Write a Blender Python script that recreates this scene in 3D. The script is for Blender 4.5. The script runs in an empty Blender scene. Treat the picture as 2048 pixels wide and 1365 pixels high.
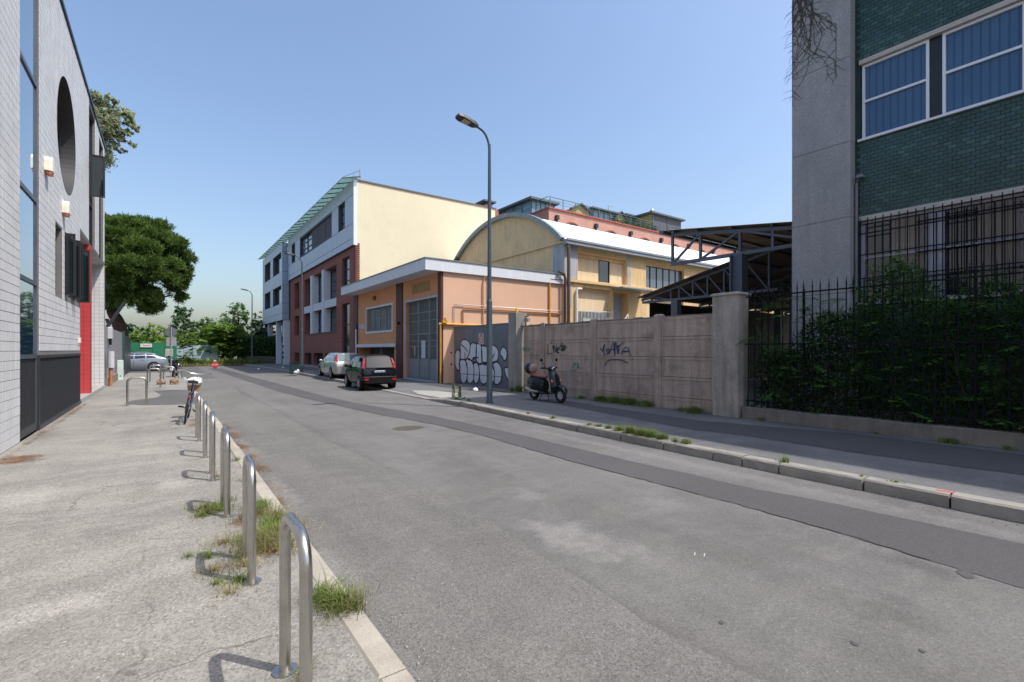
import bpy, math, random
import numpy as np
from mathutils import Vector, Matrix
R = math.radians
S = bpy.context.scene
# ------------------------------------------------------------------ camera
CAM_H = 1.77; FPX = 959.0; HY = 700.0; VX = 330.0
YAW = math.atan((1024 - VX) / FPX)
cd = bpy.data.cameras.new('camera'); cam = bpy.data.objects.new('camera', cd)
S.collection.objects.link(cam)
cam.location = (0, 0, CAM_H); cam.rotation_euler = (R(90), 0, -YAW)
cd.sensor_width = 36; cd.lens = 36 * FPX / 2048
cd.shift_y = (HY - 682.5) / 2048
cd.clip_start = .05; cd.clip_end = 2000
S.camera = cam
# ------------------------------------------------------------------ light
SUN_EL = R(59.5); SUN_DIR = Vector((.6 * math.cos(SUN_EL), -.8 * math.cos(SUN_EL), math.sin(SUN_EL))).normalized()
w = bpy.data.worlds.new('World'); S.world = w; w.use_nodes = True
nt = w.node_tree; bg = nt.nodes['Background']
sky = nt.nodes.new('ShaderNodeTexSky'); sky.sky_type = 'NISHITA'; sky.sun_disc = False
sky.sun_elevation = SUN_EL; sky.sun_rotation = math.atan2(.6, -.8)
sky.air_density = 1.3; sky.dust_density = 3.5; sky.ozone_density = 1.6; sky.altitude = 100
tint = nt.nodes.new('ShaderNodeMix'); tint.data_type = 'RGBA'; tint.blend_type = 'MULTIPLY'; tint.inputs[0].default_value = 1; tint.inputs[7].default_value = (.97, 1.015, 1.10, 1)
nt.links.new(sky.outputs[0], tint.inputs[6]); nt.links.new(tint.outputs[2], bg.inputs[0]); bg.inputs[1].default_value = .15
sl = bpy.data.lights.new('sun', 'SUN'); sl.energy = 3.55; sl.angle = R(.53); sl.color = (1, .95, .87)
so = bpy.data.objects.new('sun', sl); S.collection.objects.link(so)
so.rotation_euler = SUN_DIR.to_track_quat('Z', 'Y').to_euler(); so.location = (6, -8, 40)
S.view_settings.view_transform = 'Standard'; S.view_settings.look = 'None'
S.view_settings.exposure = .40; S.view_settings.gamma = 1; S.view_settings.use_curve_mapping = False
S.cycles.max_bounces = 6; S.cycles.transparent_max_bounces = 8
rnd = random.Random(7); nrs = np.random.RandomState(5)
# ------------------------------------------------------------------ materials
class G:
    def __init__(s, name):
        s.m = bpy.data.materials.new(name); s.m.use_nodes = True
        s.t = s.m.node_tree; s.b = s.t.nodes['Principled BSDF']
        s.pos = s.n('ShaderNodeNewGeometry').outputs['Position']
    def n(s, t, **k):
        x = s.t.nodes.new(t)
        for a, v in k.items(): setattr(x, a, v)
        return x
    def l(s, a, b): s.t.links.new(a, b)
    def scaled(s, sc, vec=None):
        m = s.n('ShaderNodeMapping'); s.l(vec or s.pos, m.inputs[0]); m.inputs['Scale'].default_value = sc; return m.outputs[0]
    def noise(s, scale, detail=4, rough=.55, vec=None):
        x = s.n('ShaderNodeTexNoise'); x.inputs['Scale'].default_value = scale; x.inputs['Detail'].default_value = detail
        x.inputs['Roughness'].default_value = rough; s.l(vec or s.pos, x.inputs['Vector']); return x.outputs[0]
    def vor(s, scale, feature='F1', vec=None, rand=1):
        x = s.n('ShaderNodeTexVoronoi', feature=feature); x.inputs['Scale'].default_value = scale
        x.inputs['Randomness'].default_value = rand
        s.l(vec or s.pos, x.inputs['Vector']); return x
    def ramp(s, f, pts):
        r = s.n('ShaderNodeValToRGB'); s.l(f, r.inputs[0]); e = r.color_ramp.elements
        while len(e) < len(pts): e.new(.5)
        for i, (p, c) in enumerate(pts):
            e[i].position = p; e[i].color = (c, c, c, 1) if not isinstance(c, tuple) else (*c, 1)
        return r.outputs[0]
    def mix(s, f, a, b, mode='MIX'):
        x = s.n('ShaderNodeMix', data_type='RGBA', blend_type=mode)
        for v, i in ((f, 0), (a, 6), (b, 7)):
            if isinstance(v, (int, float)): x.inputs[i].default_value = v if i == 0 else (v, v, v, 1)
            elif isinstance(v, tuple): x.inputs[i].default_value = (*v, 1)
            else: s.l(v, x.inputs[i])
        return x.outputs[2]
    def math(s, op, a, b):
        x = s.n('ShaderNodeMath', operation=op)
        for v, i in ((a, 0), (b, 1)):
            if isinstance(v, (int, float)): x.inputs[i].default_value = v
            else: s.l(v, x.inputs[i])
        return x.outputs[0]
    def bump(s, h, d=.01, st=.5):
        x = s.n('ShaderNodeBump'); x.inputs['Distance'].default_value = d; x.inputs['Strength'].default_value = st
        s.l(h, x.inputs['Height']); s.l(x.outputs[0], s.b.inputs['Normal'])
    def out(s, col, rough=.8, metal=0, spec=.5):
        if isinstance(col, tuple): s.b.inputs['Base Color'].default_value = (*col, 1)
        else: s.l(col, s.b.inputs['Base Color'])
        if isinstance(rough, (int, float)): s.b.inputs['Roughness'].default_value = rough
        else: s.l(rough, s.b.inputs['Roughness'])
        s.b.inputs['Metallic'].default_value = metal; s.b.inputs['Specular IOR Level'].default_value = spec
        return s.m
MC = {}
def mat(name, c, rough=.8, metal=0, var=.12, scale=2.5, fine=.1, fs=60, bump=0, spec=.5, streak=0, dirt=None, dirt_amt=.5, isl=0):
    if name in MC: return MC[name]
    g = G(name)
    col = g.mix(g.ramp(g.noise(scale, 5), [(.3, 0.), (.7, 1.)]), tuple(v * (1 - var) for v in c), tuple(min(1, v * (1 + var)) for v in c))
    if fine: col = g.mix(1, col, g.ramp(g.noise(fs, 3), [(.3, 1 - fine), (.7, 1.)]), 'MULTIPLY')
    if streak:
        v = g.scaled((3.5, 3.5, .28)); col = g.mix(1, col, g.ramp(g.noise(1.6, 6, .65, v), [(.35, 1 - streak), (.62, 1.)]), 'MULTIPLY')
    if dirt: col = g.mix(g.ramp(g.noise(1.1, 6, .7), [(.52, 0.), (.72, dirt_amt)]), col, dirt)
    if isl:
        ge = g.n('ShaderNodeNewGeometry'); col = g.mix(1, col, g.ramp(ge.outputs['Random Per Island'], [(0, 1 - isl), (1, 1.)]), 'MULTIPLY')
    if bump: g.bump(g.noise(fs, 4), .004, bump)
    MC[name] = g.out(col, rough, metal, spec); return MC[name]
def asphalt(name, c, agg=.5, cracks=0, blot=.18, warm=None, streak=True, sc=1.0, spots=(), smear=0, tar=None):
    g = G(name)
    col = g.mix(g.ramp(g.noise(.35, 6, .62), [(.32, 0.), (.68, 1.)]), tuple(v * (1 - blot) for v in c), tuple(v * (1 + blot) for v in c))
    v = g.scaled((1.5, .25, 1)); 
    if streak: col = g.mix(1, col, g.ramp(g.noise(1.3, 5, .6, v), [(.3, .86), (.65, 1.06)]), 'MULTIPLY')
    if warm: col = g.mix(g.ramp(g.noise(.9, 6, .7), [(.5, 0.), (.75, .6)]), col, warm)
    if smear:
        mp = g.n('ShaderNodeMapping'); nzz = g.n('ShaderNodeTexNoise'); nzz.inputs['Scale'].default_value = .9; nzz.inputs['Detail'].default_value = 3; g.l(g.pos, nzz.inputs['Vector'])
        va = g.n('ShaderNodeVectorMath', operation='ADD'); g.l(g.pos, va.inputs[0]); g.l(nzz.outputs['Color'], va.inputs[1]); g.l(va.outputs[0], mp.inputs[0]); mp.inputs['Rotation'].default_value = (0, 0, -.35); mp.inputs['Scale'].default_value = (.7, 1.9, 1)
        col = g.mix(g.ramp(g.noise(1.6, 7, .68, mp.outputs[0]), [(.47, 0.), (.66, smear)]), col, tuple(min(1, x * 1.45) for x in c))
        col = g.mix(g.ramp(g.noise(1.1, 7, .7, mp.outputs[0]), [(.3, smear * .8), (.45, 0.)]), col, tuple(x * .7 for x in c))
    if tar:    # old tar bled along the joint between the two lanes
        sx3 = g.n('ShaderNodeSeparateXYZ'); g.l(g.pos, sx3.inputs[0]); xx = g.math('SUBTRACT', sx3.outputs[0], tar)
        xx = g.math('ADD', xx, g.ramp(g.noise(1.3, 6, .65), [(.25, 0.), (.75, .32)])); col = g.mix(g.ramp(xx, [(.0, .62), (.22, .5), (.42, 0.)]), col, tuple(x * .62 for x in c))
    for (sx_, sy_, rx_, ry_, am, pale) in spots:   # chalky dust and oil, each with a place of its own
        mp = g.n('ShaderNodeMapping', vector_type='TEXTURE'); g.l(g.pos, mp.inputs[0]); mp.inputs['Location'].default_value = (sx_, sy_, 0); mp.inputs['Scale'].default_value = (rx_, ry_, 50)
        ln = g.n('ShaderNodeVectorMath', operation='LENGTH'); g.l(mp.outputs[0], ln.inputs[0]); f_ = g.math('ADD', ln.outputs['Value'], g.ramp(g.noise(3.5, 7, .7), [(.25, 0.), (.75, 1.1)]))
        col = g.mix(g.ramp(g.math('MULTIPLY', f_, .5), [(.35, am), (.62, 0.)]), col, tuple(min(1, x * (1.55 if pale else .6)) for x in c))
    a = g.vor(115 * sc); col = g.mix(1, col, g.ramp(a.outputs['Color'], [(0, 1 - agg), (.6, 1.), (.85, 1.), (1, 1 + agg * 1.3)]), 'MULTIPLY')
    col = g.mix(1, col, g.ramp(g.noise(38 * sc, 3, .7), [(.3, .87), (.7, 1.1)]), 'MULTIPLY')
    sp = g.vor(5); col = g.mix(g.ramp(sp.outputs['Distance'], [(.0, .6), (.04, .0)]), col, tuple(x * .35 for x in c))
    ws_ = g.vor(55 * sc); col = g.mix(g.math('MULTIPLY', g.ramp(ws_.outputs['Color'], [(.86, 0.), (.9, .8)]), g.ramp(ws_.outputs['Distance'], [(.18, 1.), (.3, 0.)])), col, tuple(min(1, x * 2.3) for x in c))
    if cracks:
        wv = g.n('ShaderNodeVectorMath', operation='ADD'); nz = g.n('ShaderNodeTexNoise'); nz.inputs['Scale'].default_value = 2.2; nz.inputs['Detail'].default_value = 5
        g.l(g.pos, nz.inputs['Vector']); sc_ = g.n('ShaderNodeVectorMath', operation='SCALE'); sc_.inputs['Scale'].default_value = .55
        g.l(nz.outputs['Color'], sc_.inputs[0]); g.l(g.pos, wv.inputs[0]); g.l(sc_.outputs[0], wv.inputs[1])
        d = g.vor(.55, 'DISTANCE_TO_EDGE', wv.outputs[0]).outputs['Distance']
        k = g.ramp(d, [(0, 1.), (.003, .8), (.006, 0.)])
        k = g.math('MULTIPLY', k, g.ramp(g.noise(.5, 3), [(.48, 0.), (.56, cracks)]))
        col = g.mix(k, col, tuple(x * .22 for x in c))
    g.bump(g.noise(140 * sc, 3, .8), .006, .55)
    return g.out(col, .88, 0, .35)
def brickmat(name, c1, c2, mortar, bw, bh, axis='Y', off=.5, ms=.012, rough=.85):
    g = G(name); sx = g.n('ShaderNodeSeparateXYZ'); g.l(g.pos, sx.inputs[0]); cb = g.n('ShaderNodeCombineXYZ')
    g.l(sx.outputs[1 if axis == 'Y' else 0], cb.inputs[0]); g.l(sx.outputs[2], cb.inputs[1])
    b = g.n('ShaderNodeTexBrick'); g.l(cb.outputs[0], b.inputs['Vector']); b.offset = off
    b.inputs['Color1'].default_value = (*c1, 1); b.inputs['Color2'].default_value = (*c2, 1); b.inputs['Mortar'].default_value = (*mortar, 1)
    b.inputs['Scale'].default_value = 1; b.inputs['Brick Width'].default_value = bw; b.inputs['Row Height'].default_value = bh; b.inputs['Mortar Size'].default_value = ms
    col = g.mix(1, b.outputs[0], g.ramp(g.noise(.8, 5), [(.3, .85), (.7, 1.05)]), 'MULTIPLY')
    return g.out(col, rough)
def leafmat(name, c, c2, trans=.35, clump=.7):
    g = G(name); ge = g.n('ShaderNodeNewGeometry')
    col = g.mix(ge.outputs['Random Per Island'], c, c2)
    col = g.mix(1, col, g.ramp(g.noise(clump, 3), [(.35, .7), (.65, 1.15)]), 'MULTIPLY')
    g.out(col, .6, 0, .25)
    t = g.n('ShaderNodeBsdfTranslucent'); g.l(col, t.inputs[0]); mx = g.n('ShaderNodeMixShader'); mx.inputs[0].default_value = trans
    g.l(g.b.outputs[0], mx.inputs[1]); g.l(t.outputs[0], mx.inputs[2]); g.l(mx.outputs[0], g.t.nodes['Material Output'].inputs[0])
    return g.m
def glass(name, c, rough=.04, wav=0.0, spec=1.0, metal=0):
    g = G(name)
    if wav: g.bump(g.noise(.9, 2), .05, wav)
    return g.out(c, rough, metal, spec)
# ------------------------------------------------------------------ geometry collector
class MB:
    def __init__(s): s.v = []; s.f = []
    def quad(s, a, b, c, d):
        n = len(s.v); s.v += [tuple(a), tuple(b), tuple(c), tuple(d)]; s.f.append((n, n + 1, n + 2, n + 3)); return s
    def poly(s, pts):
        n = len(s.v); s.v += [tuple(p) for p in pts]; s.f.append(tuple(range(n, n + len(pts)))); return s
    def box(s, x0, x1, y0, y1, z0, z1):
        n = len(s.v)
        s.v += [(x, y, z) for z in (z0, z1) for x, y in ((x0, y0), (x1, y0), (x1, y1), (x0, y1))]
        s.f += [(n + 3, n + 2, n + 1, n), (n + 4, n + 5, n + 6, n + 7)] + [(n + i, n + (i + 1) % 4, n + 4 + (i + 1) % 4, n + 4 + i) for i in range(4)]
        return s
    def bev(s, x0, x1, y0, y1, z0, z1, b):   # box with chamfered top edges
        n = len(s.v)
        s.v += [(x, y, z0) for x, y in ((x0, y0), (x1, y0), (x1, y1), (x0, y1))]
        s.v += [(x, y, z1 - b) for x, y in ((x0, y0), (x1, y0), (x1, y1), (x0, y1))]
        s.v += [(x, y, z1) for x, y in ((x0 + b, y0 + b), (x1 - b, y0 + b), (x1 - b, y1 - b), (x0 + b, y1 - b))]
        for k in (0, 4): s.f += [(n + k + i, n + k + (i + 1) % 4, n + k + 4 + (i + 1) % 4, n + k + 4 + i) for i in range(4)]
        s.f.append((n + 8, n + 9, n + 10, n + 11)); return s
    def ring(s, c, ax, r, n, ry=None, up=None):
        ax = Vector(ax).normalized(); u = Vector(up) if up else (Vector((0, 0, 1)) if abs(ax.z) < .9 else Vector((0, 1, 0)))
        a = ax.cross(u).normalized(); b = ax.cross(a).normalized(); i0 = len(s.v); c = Vector(c)
        for k in range(n):
            t = 2 * math.pi * k / n; s.v.append(tuple(c + a * (r * math.cos(t)) + b * ((ry or r) * math.sin(t))))
        return i0
    def bridge(s, i, j, n): s.f += [(i + k, i + (k + 1) % n, j + (k + 1) % n, j + k) for k in range(n)]
    def cap(s, i, n): s.f.append(tuple(range(i, i + n)))
    def cyl(s, p, q, r0, r1=None, n=10, caps=True):
        r1 = r0 if r1 is None else r1; d = Vector(q) - Vector(p)
        i = s.ring(p, d, r0, n); j = s.ring(q, d, r1, n); s.bridge(i, j, n)
        if caps: s.cap(i, n); s.cap(j, n)
        return s
    def bar(s, p, q, w, h=None, up=(0, 0, 1)):
        h = h or w; p, q = Vector(p), Vector(q); d = (q - p).normalized(); u = Vector(up)
        if abs(d.dot(u)) > .95: u = Vector((0, 1, 0)) if abs(d.y) < .9 else Vector((1, 0, 0))
        a = d.cross(u).normalized() * (w / 2); b = d.cross(a).normalized() * (h / 2); n = len(s.v)
        for c in (p, q): s.v += [tuple(c + a + b), tuple(c - a + b), tuple(c - a - b), tuple(c + a - b)]
        s.f += [(n, n + 1, n + 2, n + 3), (n + 7, n + 6, n + 5, n + 4)] + [(n + i, n + (i + 1) % 4, n + 4 + (i + 1) % 4, n + 4 + i) for i in range(4)]
        return s
    def tube(s, path, r, n=10, closed=False):
        P = [Vector(p) for p in path]; m = len(P); rr = r if isinstance(r, (list, tuple)) else [r] * m; ids = []; prev = None
        for k in range(m):
            if closed: t = P[(k + 1) % m] - P[k - 1]
            else: t = P[min(k + 1, m - 1)] - P[max(k - 1, 0)]
            t.normalize()
            if prev is None: prev = t.orthogonal().normalized()
            a = (prev - t * prev.dot(t)).normalized(); b = t.cross(a); prev = a; ids.append(len(s.v))
            for q in range(n):
                th = 2 * math.pi * q / n; s.v.append(tuple(P[k] + (a * math.cos(th) + b * math.sin(th)) * rr[k]))
        for k in range(m - 1): s.bridge(ids[k], ids[k + 1], n)
        if closed: s.bridge(ids[-1], ids[0], n)
        else: s.cap(ids[0], n); s.cap(ids[-1], n)
        return s
    def ell(s, c, rx, ry, rz, nu=12, nv=8, z0=-1):
        i0 = len(s.v)
        for j in range(nv + 1):
            ph = -math.pi / 2 + math.pi * j / nv
            zz = max(z0, math.sin(ph)); 
            for i in range(nu):
                th = 2 * math.pi * i / nu; s.v.append((c[0] + rx * math.cos(ph) * math.cos(th), c[1] + ry * math.cos(ph) * math.sin(th), c[2] + rz * zz))
        for j in range(nv): s.bridge(i0 + j * nu, i0 + (j + 1) * nu, nu)
        return s
    def loft(s, secs, caps=True, closed=True):
        n = len(secs[0]); ids = []
        for sec in secs: ids.append(len(s.v)); s.v += [tuple(p) for p in sec]
        for a, b in zip(ids, ids[1:]):
            if closed: s.bridge(a, b, n)
            else: s.f += [(a + k, a + k + 1, b + k + 1, b + k) for k in range(n - 1)]
        if caps and closed: s.cap(ids[0], n); s.cap(ids[-1], n)
        return s
    def data(s, name, m=None, smooth=False, angle=40):
        me = bpy.data.meshes.new(name); me.from_pydata(s.v, [], s.f)
        if m: me.materials.append(m)
        if smooth:
            me.polygons.foreach_set('use_smooth', [True] * len(me.polygons)); me.set_sharp_from_angle(angle=R(angle))
        return me
W0 = {}
def link(o, parent=None, at=None):
    S.collection.objects.link(o)
    if parent is not None:
        o.parent = parent
        pw = W0.get(parent.name)
        if pw is not None:      # children given in world coordinates
            L = Vector(at or (0, 0, 0)); o.location = L - pw; W0[o.name] = L
        elif at: o.location = at
    elif at: o.location = at
    return o
def thing(name, label, cat, loc=(0, 0, 0), group=None, local=False, rz=0):
    o = bpy.data.objects.new(name, None); S.collection.objects.link(o); o.location = loc; o.rotation_euler = (0, 0, rz)
    o.empty_display_size = .2
    o['label'] = label; o['category'] = cat
    if group: o['group'] = group
    if not local: W0[o.name] = Vector(loc)
    return o
def part(name, mb, m, parent, smooth=False, at=None, kind=None, label=None, angle=40):
    me = mb if isinstance(mb, bpy.types.Mesh) else mb.data(name, m, smooth, angle)
    o = link(bpy.data.objects.new(name, me), parent, at)
    if kind: o['kind'] = kind
    if label: o['label'] = label
    return o
def struct(name, mb, m, parent=None, smooth=False):
    o = link(bpy.data.objects.new(name, mb.data(name, m, smooth)), parent)
    if parent is None: o['kind'] = 'structure'; W0[o.name] = Vector((0, 0, 0))
    return o
def solo(name, mb, m, label, cat, group=None, smooth=False, kind=None):
    o = link(bpy.data.objects.new(name, mb.data(name, m, smooth)))
    o['label'] = label; o['category'] = cat
    if group: o['group'] = group
    if kind: o['kind'] = kind
    W0[o.name] = Vector((0, 0, 0))
    return o
def copy_tree(o, parent=None):
    c = o.copy(); S.collection.objects.link(c); c.parent = parent
    for ch in list(o.children): copy_tree(ch, c)
    return c
# wall frames: u runs along the wall, w stands out of it, z up
class Fr:
    def __init__(s, k, c): s.k = k; s.c = c
    def p(s, u, w_, z):
        return {'X-': (s.c - w_, u, z), 'X+': (s.c + w_, u, z), 'Y-': (u, s.c - w_, z), 'Y+': (u, s.c + w_, z)}[s.k]
    def box(s, mb, u0, u1, w0, w1, z0, z1):
        a = s.p(u0, w0, z0); b = s.p(u1, w1, z1)
        mb.box(min(a[0], b[0]), max(a[0], b[0]), min(a[1], b[1]), max(a[1], b[1]), z0, z1); return mb
    def q(s, mb, u0, u1, z0, z1, w_=0): mb.quad(s.p(u0, w_, z0), s.p(u1, w_, z0), s.p(u1, w_, z1), s.p(u0, w_, z1)); return mb
def wallmesh(fr, u0, u1, z0, z1, holes, depth=.25, w=0.0):
    mb = MB(); us = sorted({u0, u1, *[h[0] for h in holes], *[h[1] for h in holes]}); zs = sorted({z0, z1, *[h[2] for h in holes], *[h[3] for h in holes]})
    us = [u for u in us if u0 <= u <= u1]; zs = [z for z in zs if z0 <= z <= z1]
    for a, b in zip(us, us[1:]):
        for c, d in zip(zs, zs[1:]):
            cu, cz = (a + b) / 2, (c + d) / 2
            if not any(h[0] < cu < h[1] and h[2] < cz < h[3] for h in holes): fr.q(mb, a, b, c, d, w)
    for h in holes:
        dp = h[4] if len(h) > 4 else depth
        for (ua, za, ub, zb) in ((h[0], h[2], h[1], h[2]), (h[1], h[2], h[1], h[3]), (h[1], h[3], h[0], h[3]), (h[0], h[3], h[0], h[2])):
            mb.quad(fr.p(ua, w, za), fr.p(ub, w, zb), fr.p(ub, w - dp, zb), fr.p(ua, w - dp, za))
    return mb
def frame_mb(fr, u0, u1, z0, z1, w0, w1, t, mull=(), trans=()):
    mb = MB()
    fr.box(mb, u0, u1, w0, w1, z0, z0 + t); fr.box(mb, u0, u1, w0, w1, z1 - t, z1)
    fr.box(mb, u0, u0 + t, w0, w1, z0 + t, z1 - t); fr.box(mb, u1 - t, u1, w0, w1, z0 + t, z1 - t)
    for m_ in mull: fr.box(mb, m_ - t / 2, m_ + t / 2, w0 + .003, w1 - .003, z0 + t, z1 - t)
    for z in trans: fr.box(mb, u0 + t, u1 - t, w0 + .006, w1 - .006, z - t / 2, z + t / 2)
    return mb
def window(parent, fr, u0, u1, z0, z1, w, gm, fm, t=.06, mull=(), trans=(), fw=.05, name='window', label=None):
    mb = MB(); fr.q(mb, u0, u1, z0, z1, w)
    f = part(name, frame_mb(fr, u0, u1, z0, z1, w + .004, w + fw, t, mull, trans), fm, parent, label=label)
    part('pane', mb, gm, f); return f
# pixel of the photograph -> point on a wall plane (used for the painted letters only)
FX, FY = math.sin(YAW), math.cos(YAW)
def onX(u, v, X):
    r = (u - 1024) / FPX; dx = FX + r * FY; dy = FY - r * FX; s_ = X / dx; return (dy * s_, CAM_H + (HY - v) / FPX * s_)
def catmull(P, n=4, closed=False):
    out = []; m = len(P)
    rng = range(m) if closed else range(m - 1)
    g_ = (lambda i: P[i % m]) if closed else (lambda i: P[max(0, min(m - 1, i))])
    for i in rng:
        a, b, c, d = g_(i - 1), g_(i), g_(i + 1), g_(i + 2)
        for k in range(n):
            t = k / n
            out.append(tuple(.5 * ((2 * b[j]) + (-a[j] + c[j]) * t + (2 * a[j] - 5 * b[j] + 4 * c[j] - d[j]) * t * t + (-a[j] + 3 * b[j] - 3 * c[j] + d[j]) * t ** 3) for j in range(len(b))))
    if not closed: out.append(tuple(P[-1]))
    return out
def ribbon(mb, pts, width, X, closed=False):
    pts = [Vector(p) for p in pts]; m = len(pts); L = []
    for i in range(m):
        t = (pts[(i + 1) % m] - pts[i - 1]) if closed else (pts[min(i + 1, m - 1)] - pts[max(i - 1, 0)])
        if t.length < 1e-6: t = Vector((1, 0))
        n = Vector((-t.y, t.x)).normalized() * width / 2; L.append((pts[i] + n, pts[i] - n))
    for i in range(m if closed else m - 1):
        (a, b), (c, d) = L[i], L[(i + 1) % m]
        mb.quad((X, a.x, a.y), (X, b.x, b.y), (X, d.x, d.y), (X, c.x, c.y))
# numpy leaf / blade clouds
def cloud(name, pos, nor, size, aspect, m, parent=None, kind=None, bend=False):
    N = len(pos); nor = nor / np.maximum(np.linalg.norm(nor, axis=1, keepdims=True), 1e-6)
    r = nrs.normal(size=(N, 3)); a = np.cross(nor, r); a /= np.maximum(np.linalg.norm(a, axis=1, keepdims=True), 1e-6); b = np.cross(nor, a)
    size = np.asarray(size).reshape(-1, 1) * np.ones((N, 1)); a = a * size; b = b * size * aspect
    V = np.empty((N, 4, 3)); V[:, 0] = pos - a; V[:, 1] = pos - b * .9 + nor * size * .12; V[:, 2] = pos + a; V[:, 3] = pos + b * .9 + nor * size * .12
    return quads(name, V, m, parent, kind)
def quads(name, V, m, parent=None, kind=None):
    N, K = V.shape[0], V.shape[1]
    me = bpy.data.meshes.new(name); me.vertices.add(N * K); me.vertices.foreach_set('co', V.reshape(-1).astype(np.float32))
    me.loops.add(N * K); me.loops.foreach_set('vertex_index', np.arange(N * K, dtype=np.int32))
    me.polygons.add(N); me.polygons.foreach_set('loop_start', np.arange(0, N * K, K, dtype=np.int32))
    me.update(); me.validate(); me.materials.append(m)
    o = link(bpy.data.objects.new(name, me), parent)
    if kind: o['kind'] = kind
    return o
def blades(name, centers, rad, n, h, m, label=None, wid=.006, parent=None, lean=.45):
    P = []
    for (x, y, z), rr, nn, hh in zip(centers, rad, n, h):
        ang = nrs.rand(nn) * 6.283; d = np.abs(nrs.normal(size=nn)) * rr * .5
        bx = x + np.cos(ang) * d; by = y + np.sin(ang) * d; a2 = nrs.rand(nn) * 6.283; ln = hh * (.35 + .75 * nrs.rand(nn)); le = lean * nrs.rand(nn) * ln * 1.6
        tx = bx + np.cos(a2) * le; ty = by + np.sin(a2) * le; tz = z + ln * (1 - .35 * nrs.rand(nn)); wx = np.sin(a2) * wid; wy = -np.cos(a2) * wid
        mx = bx + (tx - bx) * .35; my = by + (ty - by) * .35; mz = z + ln * .6
        v = np.stack([np.stack([bx - wx, by - wy, np.full(nn, z)], 1), np.stack([bx + wx, by + wy, np.full(nn, z)], 1), np.stack([mx + wx * .8, my + wy * .8, mz], 1), np.stack([mx - wx * .8, my - wy * .8, mz], 1)], 1)
        v2 = np.stack([v[:, 3], v[:, 2], np.stack([tx + wx * .1, ty + wy * .1, tz], 1), np.stack([tx - wx * .1, ty - wy * .1, tz], 1)], 1)
        P += [v, v2]
    return quads(name, np.concatenate(P), m, parent)
# ================================================================== SETTING
M_road = asphalt('road_asphalt', (.148, .142, .137), agg=.38, blot=.14, warm=(.19, .18, .165), smear=.35, tar=2.52, spots=((3.1, 3.35, .55, .9, .9, 1), (3.3, 2.9, .35, .5, .7, 1), (3.6, 4.6, .4, .5, .5, 1), (4.6, 3.5, .5, .6, .4, 1), (6.6, 4, .3, 9, .5, 1), (4.0, 1.2, .7, .5, .5, 0), (5.0, 1.3, .3, .5, .6, 0), (3.7, 6.5, .8, 2.0, .4, 0)))
M_lane = asphalt('road_coarse', (.160, .154, .145), agg=.55, blot=.12, smear=.25, spots=((1.15, 6.5, .3, 1.2, .8, 1), (1.2, 9.5, .3, 2.0, .7, 1), (1.1, 4, .2, .8, .6, 1), (1.7, 2.1, .3, .4, .3, 1)))
M_strip = asphalt('road_repair', (.088, .083, .085), agg=.28, blot=.1, streak=False)
M_pavL = asphalt('pavement_old_asphalt', (.245, .232, .212), agg=.5, blot=.2, warm=(.30, .28, .245), cracks=.6, sc=.8, smear=.5, spots=((-.6, 4.2, .5, .35, .7, 1), (-1.2, 7.5, .5, .8, .6, 1), (.1, 7.2, .3, .7, .6, 1), (-.2, 9.8, .5, .6, .5, 1), (-.9, 2.6, .5, .3, .4, 0), (-.4, 5.6, .6, .3, .5, 0), (.4, 4.4, .25, .5, .5, 0), (.55, 2.6, .2, .3, .5, 0)))
M_pavR = asphalt('pavement_right_asphalt', (.145, .145, .148), agg=.35, blot=.2, warm=(.19, .185, .175), smear=.4)
M_patch = asphalt('pavement_patch', (.072, .073, .078), agg=.25, blot=.1, streak=False)
M_soil = mat('dry_soil', (.16, .13, .085), .95, var=.3, fine=.3)
M_kerbL = mat('pale_granite', (.40, .365, .31), .85, var=.2, fine=.35, fs=130, bump=.5, dirt=(.2, .17, .13), dirt_amt=.5)
M_kerbR = mat('grey_granite', (.33, .305, .27), .85, var=.18, fine=.35, fs=110, bump=.6, dirt=(.12, .11, .1), dirt_amt=.6)
mb = MB(); mb.quad((-500, -200, -.12), (500, -200, -.12), (500, 900, -.12), (-500, 900, -.12)); struct('ground', mb, M_soil)
KX = [(-12, 7.05), (4, 7.1), (9, 7.28), (13, 7.46), (20, 7.6), (36, 7.72), (50, 7.5), (62, 7.2), (76, 6.9)]
def kx(y):
    for (a, b), (c, d) in zip(KX, KX[1:]):
        if y <= c: return b + (d - b) * max(0, (y - a)) / (c - a)
    return KX[-1][1]
def kdip(y):   # 1 where the kerb is dropped for the gateway
    f = lambda t: max(0., min(1., t)); s1 = f((y - 13.9) / .9); s2 = f((22.6 - y) / 1.6)
    return (s1 * s1 * (3 - 2 * s1)) * (s2 * s2 * (3 - 2 * s2))
PR = .14
def pz(x, y):   # height of the right pavement
    k = kdip(y); f = max(0., min(1., (x - kx(y)) / 1.6)); return PR - (PR - .03) * k * (1 - f * f * (3 - 2 * f))
ys = [-12 + i * .5 for i in range(0, 175)]
mb = MB()
for a, b in zip(ys, ys[1:]):
    xa, xb = .99, .99
    if a >= 36: xa = .99 - min(13, (a - 36) * 1.2); 
    if b > 36: xb = .99 - min(13, (b - 36) * 1.2)
    if a >= 62: break
    mb.quad((xa, a, 0), (kx(a) + .05, a, 0), (kx(b) + .05, b, 0), (xb, b, 0))
struct('road', mb, M_road)
from mathutils import noise as mno
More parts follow.
